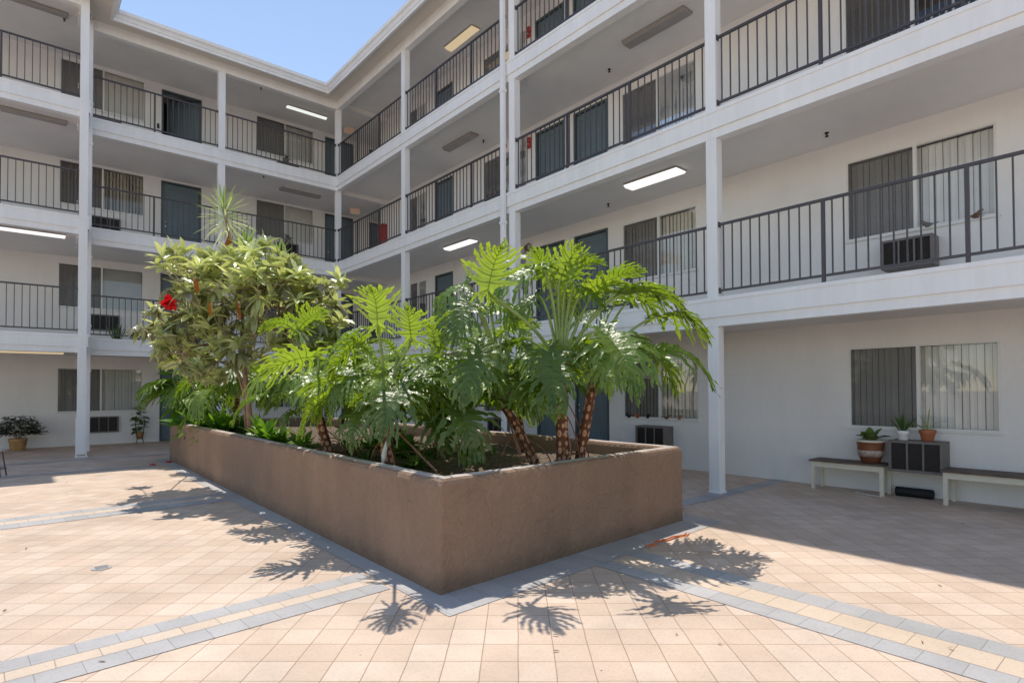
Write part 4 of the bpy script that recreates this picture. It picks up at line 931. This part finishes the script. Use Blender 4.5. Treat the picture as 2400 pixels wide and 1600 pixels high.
for i, (jx, jy, tx, ty, w_) in enumerate(((400, 865, 368, 840, .22), (405, 860, 395, 812, .2), (398, 872, 362, 890, .16), (430, 850, 425, 805, .22), (440, 860, 470, 825, .2), (410, 890, 370, 880, .15), (420, 870, 376, 850, .2), (415, 905, 365, 912, .15),
        (395, 905, 362, 900, .14), (440, 880, 410, 840, .2), (460, 870, 450, 820, .2), (430, 900, 390, 925, .16), (450, 905, 480, 870, .18), (410, 850, 380, 815, .2), (395, 880, 372, 930, .15), (410, 930, 375, 945, .16), (420, 925, 392, 955, .16), (450, 930, 430, 955, .15), (470, 900, 500, 880, .18), (480, 880, 468, 835, .18), (440, 845, 405, 822, .18), (425, 880, 395, 850, .16), (455, 890, 492, 905, .16), (405, 870, 366, 866, .12), (400, 850, 372, 820, .16))):
    P = at(jx, jy, 12.2+rg.uniform(-.3, .3)); T = at(tx, ty, 12.2+rg.uniform(-.5, .2)); b.cur = rg.uniform(.3, 1); blade_leaf(b, P, T-P, (T-P).length*1.3, w_, rg, .5, 7, .3)
    st.tube([at(432+rg.uniform(-15, 15), 965, 12.2), P], [.012, .008], 6)
b.build('foliage', 'broad', t, smooth=True); st.build('stems', 'petiole', t, smooth=True)
# ------------------------------------------------------------------ furniture and pots
def bench(label, y0, y1, x0, x1, h=.44):
    t = thing('bench', label, 'bench', 'cream benches against the right wing wall')
    b = MB(); b.box(x0-.03, x1+.02, y0-.02, y1+.02, h-.025, h); b.build('seat', 'weathered', t, bevel=.004)
    for x in (x0, x1-.04):
        for y in (y0, y1-.05): l = MB(); l.box(x, x+.045, y, y+.05, 0, h-.026); l.build('leg', 'cream', t, bevel=.003)
    b = MB(); b.box(x0+.003, x0+.035, y0+.051, y1-.051, h-.105, h-.027); b.box(x1-.032, x1-.003, y0+.051, y1-.051, h-.105, h-.027); b.build('apron', 'cream', t)
    return t
bench('cream bench with a dark seat carrying the large glazed pot', -14.83, -13.86, 1.50, 1.86)
bench('cream bench with a dark seat cut by the right edge of the photo', -17.2, -15.53, 1.42, 1.86, .45)
t = thing('fallen_stick', 'thin white stick lying on the floor by a bench leg', 'stick'); b = MB(); b.tube([(1.38, -14.83, .012), (1.48, -14.6, .01), (1.58, -14.45, .012)], .008, 6); b.build('stick', 'pale_debris', t)
t = thing('bolster', 'black foam roll lying on the floor under the air conditioner', 'foam roll'); b = MB(); b.tube([(1.77, -14.90, .065), (1.77, -14.91, .065), (1.77, -15.34, .065), (1.77, -15.35, .065)], [.05, .065, .065, .05], 16); b.build('roll', 'black', t, smooth=False, bevel=.004)
def pot(name, label, x, y, z, prof, m, group='potted plants', extra=None):
    t = thing(name, label, 'potted plant', group, (x, y, z)); b = MB(); b.lathe(0, 0, prof, 30); b.build('pot', m, t, smooth=True)
    s = MB(); r = prof[-1][0]*.9; s.lathe(0, 0, [(r, prof[-1][1]-.04), (r, prof[-1][1]-.03)], 20); s.build('soil', 'soilpot', t); return t
def leaves_in(t, c, n, L, w, seed, m='low', sag=.5, up=.6, fold=.3, tr=(0, 1), spread=.03):
    rg = random.Random(seed); b = MB()
    for i in range(n):
        an = 2.399*i+rg.uniform(-.3, .3); e = rg.uniform(up, 1.45); b.cur = rg.uniform(*tr)
        blade_leaf(b, Vector(c)+Vector((math.cos(an), math.sin(an), 0))*spread*rg.random(), (math.cos(an)*math.cos(e), math.sin(an)*math.cos(e), math.sin(e)), L*rg.uniform(.7, 1.1), w, rg, sag, 7, fold)
    b.build('foliage', m, t, smooth=True)
t = pot('potted_plant', 'large two-tone glazed pot with drooping leaves on the bench', 1.68, -14.62, .441, [(.10, 0), (.115, .01), (.15, .10), (.165, .17), (.172, .24), (.178, .30), (.185, .31), (.18, .325)], 'pot_glaze')
b = MB(); b.lathe(0, 0, [(.152, .095), (.169, .15), (.172, .185), (.168, .186)], 30); b.build('glaze_band', 'pot_band', t, smooth=True)
b = MB(); b.lathe(0, 0, [(.182, .300), (.19, .306), (.19, .322), (.182, .328)], 30); b.build('rim', 'cream', t, smooth=True)
leaves_in(t, (0, 0, .30), 14, .24, .12, 51, 'low', .9, .2, .3, (.4, 1)); rgx = random.Random(2); b = MB()
for i in range(7): b.cur = rgx.random(); blade_leaf(b, (rgx.uniform(-.05, .05), rgx.uniform(-.05, .05), .33), (rgx.uniform(-1, .3), rgx.uniform(-1, 1), .6), .10, .07, rgx, .5, 5, .3)
b.build('red_leaves', 'petal', t, smooth=True)
t = pot('potted_plant', 'small white pot with an upright snake plant on the air conditioner', 1.70, -15.02, .791, [(.052, 0), (.06, .01), (.068, .08), (.078, .085), (.08, .125), (.076, .13)], 'pot_white')
leaves_in(t, (0, 0, .11), 13, .27, .035, 52, 'low', .12, .85, .4, (.2, 1))
t = pot('potted_plant', 'terracotta pot with arching strap leaves on the air conditioner', 1.72, -15.30, .791, [(.06, 0), (.066, .01), (.088, .10), (.098, .11), (.102, .15), (.096, .155)], 'terracotta')
leaves_in(t, (0, 0, .13), 10, .36, .018, 53, 'spike', 1.5, .9, .4, (.1, .8))
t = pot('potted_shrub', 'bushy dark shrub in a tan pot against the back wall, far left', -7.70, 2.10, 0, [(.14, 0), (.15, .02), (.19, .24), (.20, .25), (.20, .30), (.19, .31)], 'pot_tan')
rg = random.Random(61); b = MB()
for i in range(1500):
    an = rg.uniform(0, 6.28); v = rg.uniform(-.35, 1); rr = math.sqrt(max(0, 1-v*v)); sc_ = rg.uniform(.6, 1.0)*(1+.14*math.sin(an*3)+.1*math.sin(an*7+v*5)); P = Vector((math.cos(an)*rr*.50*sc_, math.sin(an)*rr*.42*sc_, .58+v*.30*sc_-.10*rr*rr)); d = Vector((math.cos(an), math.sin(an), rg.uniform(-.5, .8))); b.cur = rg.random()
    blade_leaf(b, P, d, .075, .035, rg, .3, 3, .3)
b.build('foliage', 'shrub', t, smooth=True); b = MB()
for i in range(9): an = i*.7; b.tube([(0, 0, .28), (math.cos(an)*.15, math.sin(an)*.15, .45), (math.cos(an)*.32, math.sin(an)*.3, .6)], [.014, .01, .004], 5)
b.build('branches', 'twig', t)
# metal plant stand with round-leaved plant
t = thing('plant_stand', 'round-leaved plant on a thin metal stand beside the blue door', 'potted plant', 'potted plants', (-4.98, 2.42, 0)); b = MB()
for an in (.6, 2.2, 3.8, 5.4):
    c, s_ = math.cos(an), math.sin(an); b.tube([(c*.13, s_*.13, 0), (c*.09, s_*.09, .12), (c*.12, s_*.12, .35), (c*.16, s_*.16, .55), (c*.13, s_*.13, .8)], .009, 6)
for z_, r_ in ((.13, .09), (.55, .16)): b.tube([(math.cos(a*.524)*r_, math.sin(a*.524)*r_, z_) for a in range(13)], .006, 5, cap=False)
b.build('frame', 'black', t, smooth=True); b = MB(); b.lathe(0, 0, [(.08, .14), (.11, .3), (.12, .32)], 20); b.build('pot', 'pot_tan', t, smooth=True)
rg = random.Random(71); b = MB()
for i in range(46):
    an = rg.uniform(0, 6.28); z_ = rg.uniform(.30, 1.02); P = Vector((math.cos(an)*.09, math.sin(an)*.09, z_)); d = Vector((math.cos(an), math.sin(an), rg.uniform(-.3, .6))); b.cur = rg.uniform(.3, 1); blade_leaf(b, P, d, rg.uniform(.11, .2), rg.uniform(.09, .16), rg, .6, 5, .15, .35)
b.build('foliage', 'low', t, smooth=True)
# stool at the left edge
t = thing('stool', 'small round metal stool at the left edge in front of the back wing', 'stool', None, (-8.02, -3.80, 0)); b = MB(); b.lathe(0, 0, [(.16, .455), (.185, .46), (.19, .475), (.185, .49), (.05, .495)], 28); b.build('seat', 'grey_metal', t, smooth=True)
for an in (.5, 2.07, 3.64, 5.21): l = MB(); c, s_ = math.cos(an), math.sin(an); l.tube([(c*.13, s_*.13, .455), (c*.20, s_*.20, 0)], .011, 8); l.build('leg', 'dark_metal', t)
b = MB(); b.tube([(math.cos(a*.524)*.178, math.sin(a*.524)*.178, .15) for a in range(13)], .007, 5, cap=False); b.build('foot_ring', 'dark_metal', t)
# pots on the second-floor walkway behind the railing
for i, (x, y, lab, n_, s_) in enumerate(((-5.62, 1.9, 'snake plant in a low dark box behind the second-floor railing', 16, 81), (-5.15, 1.8, 'spiky aloes in a shallow dark bowl behind the second-floor railing', 14, 82))):
    t = pot('potted_plant', lab, x, y, FLOOR[2], [(.15, 0), (.2, .03), (.21, .14), (.2, .15)], 'ac'); leaves_in(t, (0, 0, .12), n_, .5 if i == 0 else .36, .055, s_, 'low', .1, 1.0, .4, (.1, .7), .1)
# pots standing on back-wing air conditioners
for i, (z, lab, xs) in enumerate(((9.36, 'dark pots on the top-floor air conditioner of the back wing', -.75), (6.61, 'small dark pot on the third-floor air conditioner of the back wing', -.68))):
    t = pot('potted_plant', lab, xs, 2.5, z, [(.07, 0), (.10, .12), (.105, .16), (.1, .17)], 'ac'); leaves_in(t, (0, 0, .14), 12, .22, .04, 90+i, 'shrub', .5, .3, .3)
# little birds and figures on the window sills
def bird(label, x, y, z, s=1., m='ac', rot=0.):
    t = thing('bird_figurine', label, 'figurine', 'small figurines on the window sills', (x, y, z)); t.rotation_euler = (0, 0, rot)
    b = MB(); b.tube([(0, -.06*s, .035*s), (0, -.03*s, .03*s), (0, .01*s, .035*s), (0, .035*s, .05*s), (0, .05*s, .07*s), (0, .062*s, .078*s), (0, .085*s, .074*s)], [.004*s, .018*s, .028*s, .024*s, .018*s, .014*s, .002*s], 10); b.build('body', m, t, smooth=True)
    b = MB(); b.tube([(0, -.055*s, .035*s), (0, -.12*s, .05*s)], [.008*s, .003*s], 6); b.box(-.02*s, .02*s, -.02*s, .02*s, 0, .02*s); b.build('tail', m, t)
bird('bird figurine at the mullion of the second-floor sill, nearest window', WX-.035, -15.30, 3.752, 1.1, 'ac', R(20)); bird('larger bird figurine on the right of the second-floor sill', WX-.035, -15.83, 3.752, 1.15, 'debris', R(160))
for i, (y, mm, lab, s) in enumerate(((-10.10, 'black', 'black figurine at the left of the ground-floor sill behind the planter', 1), (-10.32, 'terracotta', 'orange-brown figurine, second on the ground-floor sill', 1.2), (-10.57, 'black', 'dark slender figurine, third on the ground-floor sill', 1.1), (-11.02, 'debris', 'brown figurine just right of the mullion on the ground-floor sill', 1.), (-11.30, 'terracotta', 'reddish figurine, rightmost on the ground-floor sill', 1.))):
    bird(lab, WX-.025, y, .932, s, mm, R(i*70))
# cord, drain, debris
t = thing('extension_cord', 'orange cord lying on the paving by the planter right corner', 'cord'); b = MB()
for dx in (0, .035):
    b.tube([Vector((x, y+dx, .009)) for x, y in ((-3.10, -14.23), (-2.98, -14.24), (-2.9, -14.19), (-2.75, -14.22), (-2.6, -14.20), (-2.45, -14.24), (-2.35, -14.20))], .0055, 6)
b.build('cord', 'orange', t, smooth=True)
t = thing('floor_drain', 'round metal drain set in the sunlit paving, left of the planter', 'drain', None, (-7.13, -11.54, .003)); b = MB(); b.lathe(0, 0, [(.075, 0), (.075, .003), (.06, .004)], 24); b.build('rim', 'grey_metal', t); b = MB()
for i in range(7): b.box(-.045, .045, -.05+i*.0155, -.044+i*.0155, .005, .008)
b.build('grate', 'grey_metal', t)
rg = random.Random(77)
gb = MB()
for i in range(90):
    x, y = rg.uniform(-9, 1.4), rg.uniform(-16.9, -2)
    if -5.5 < x < -1.5 and y > -14.3: continue
    s = rg.uniform(.002, .006); an = rg.uniform(0, 3)
    gb.box(-s, s, -s*.6, s*.6, .005, .005+s*.4, Matrix.Translation((x, y, 0)) @ Matrix.Rotation(an, 4, 'Z'))
gb.build('debris', 'pale_debris', kind='stuff', label='pale crumbs scattered on the paving', category='debris')
gb = MB()
for i in range(60):
    x, y = rg.uniform(-9, 1.4), rg.uniform(-16.9, -2)
    if -5.5 < x < -1.5 and y > -14.3: continue
    gb.cur = rg.random(); blade_leaf(gb, (x, y, .008), (rg.uniform(-1, 1), rg.uniform(-1, 1), .15), rg.uniform(.02, .05), .012, rg, .3, 3, .3)
gb.build('leaf_litter', 'debris', kind='stuff', label='small dry leaf bits scattered on the paving', category='leaf litter')
for i, (vx, vy) in enumerate(((352, 1068), (388, 1062))):
    u, v = vx/.98, vy/.98; d = FW+XC*((u-1200)/FPX)-YC*((v-CY)/FPX); P = CAM+d*(-CAM.z/d.z); t = thing('fallen_blossom', ('red blossom fallen on the paving, the one further left', 'red blossom fallen on the paving at the planter far corner')[i], 'fallen flower', 'fallen blossoms', (P.x, P.y, .01)); b = MB()
    for k in range(9): an = k*.7; b.cur = rg.random(); blade_leaf(b, (0, 0, 0), (math.cos(an), math.sin(an), .5), .07, .06, rg, .8, 4, .3, .3)
    b.build('petals', 'petal', t, smooth=True)
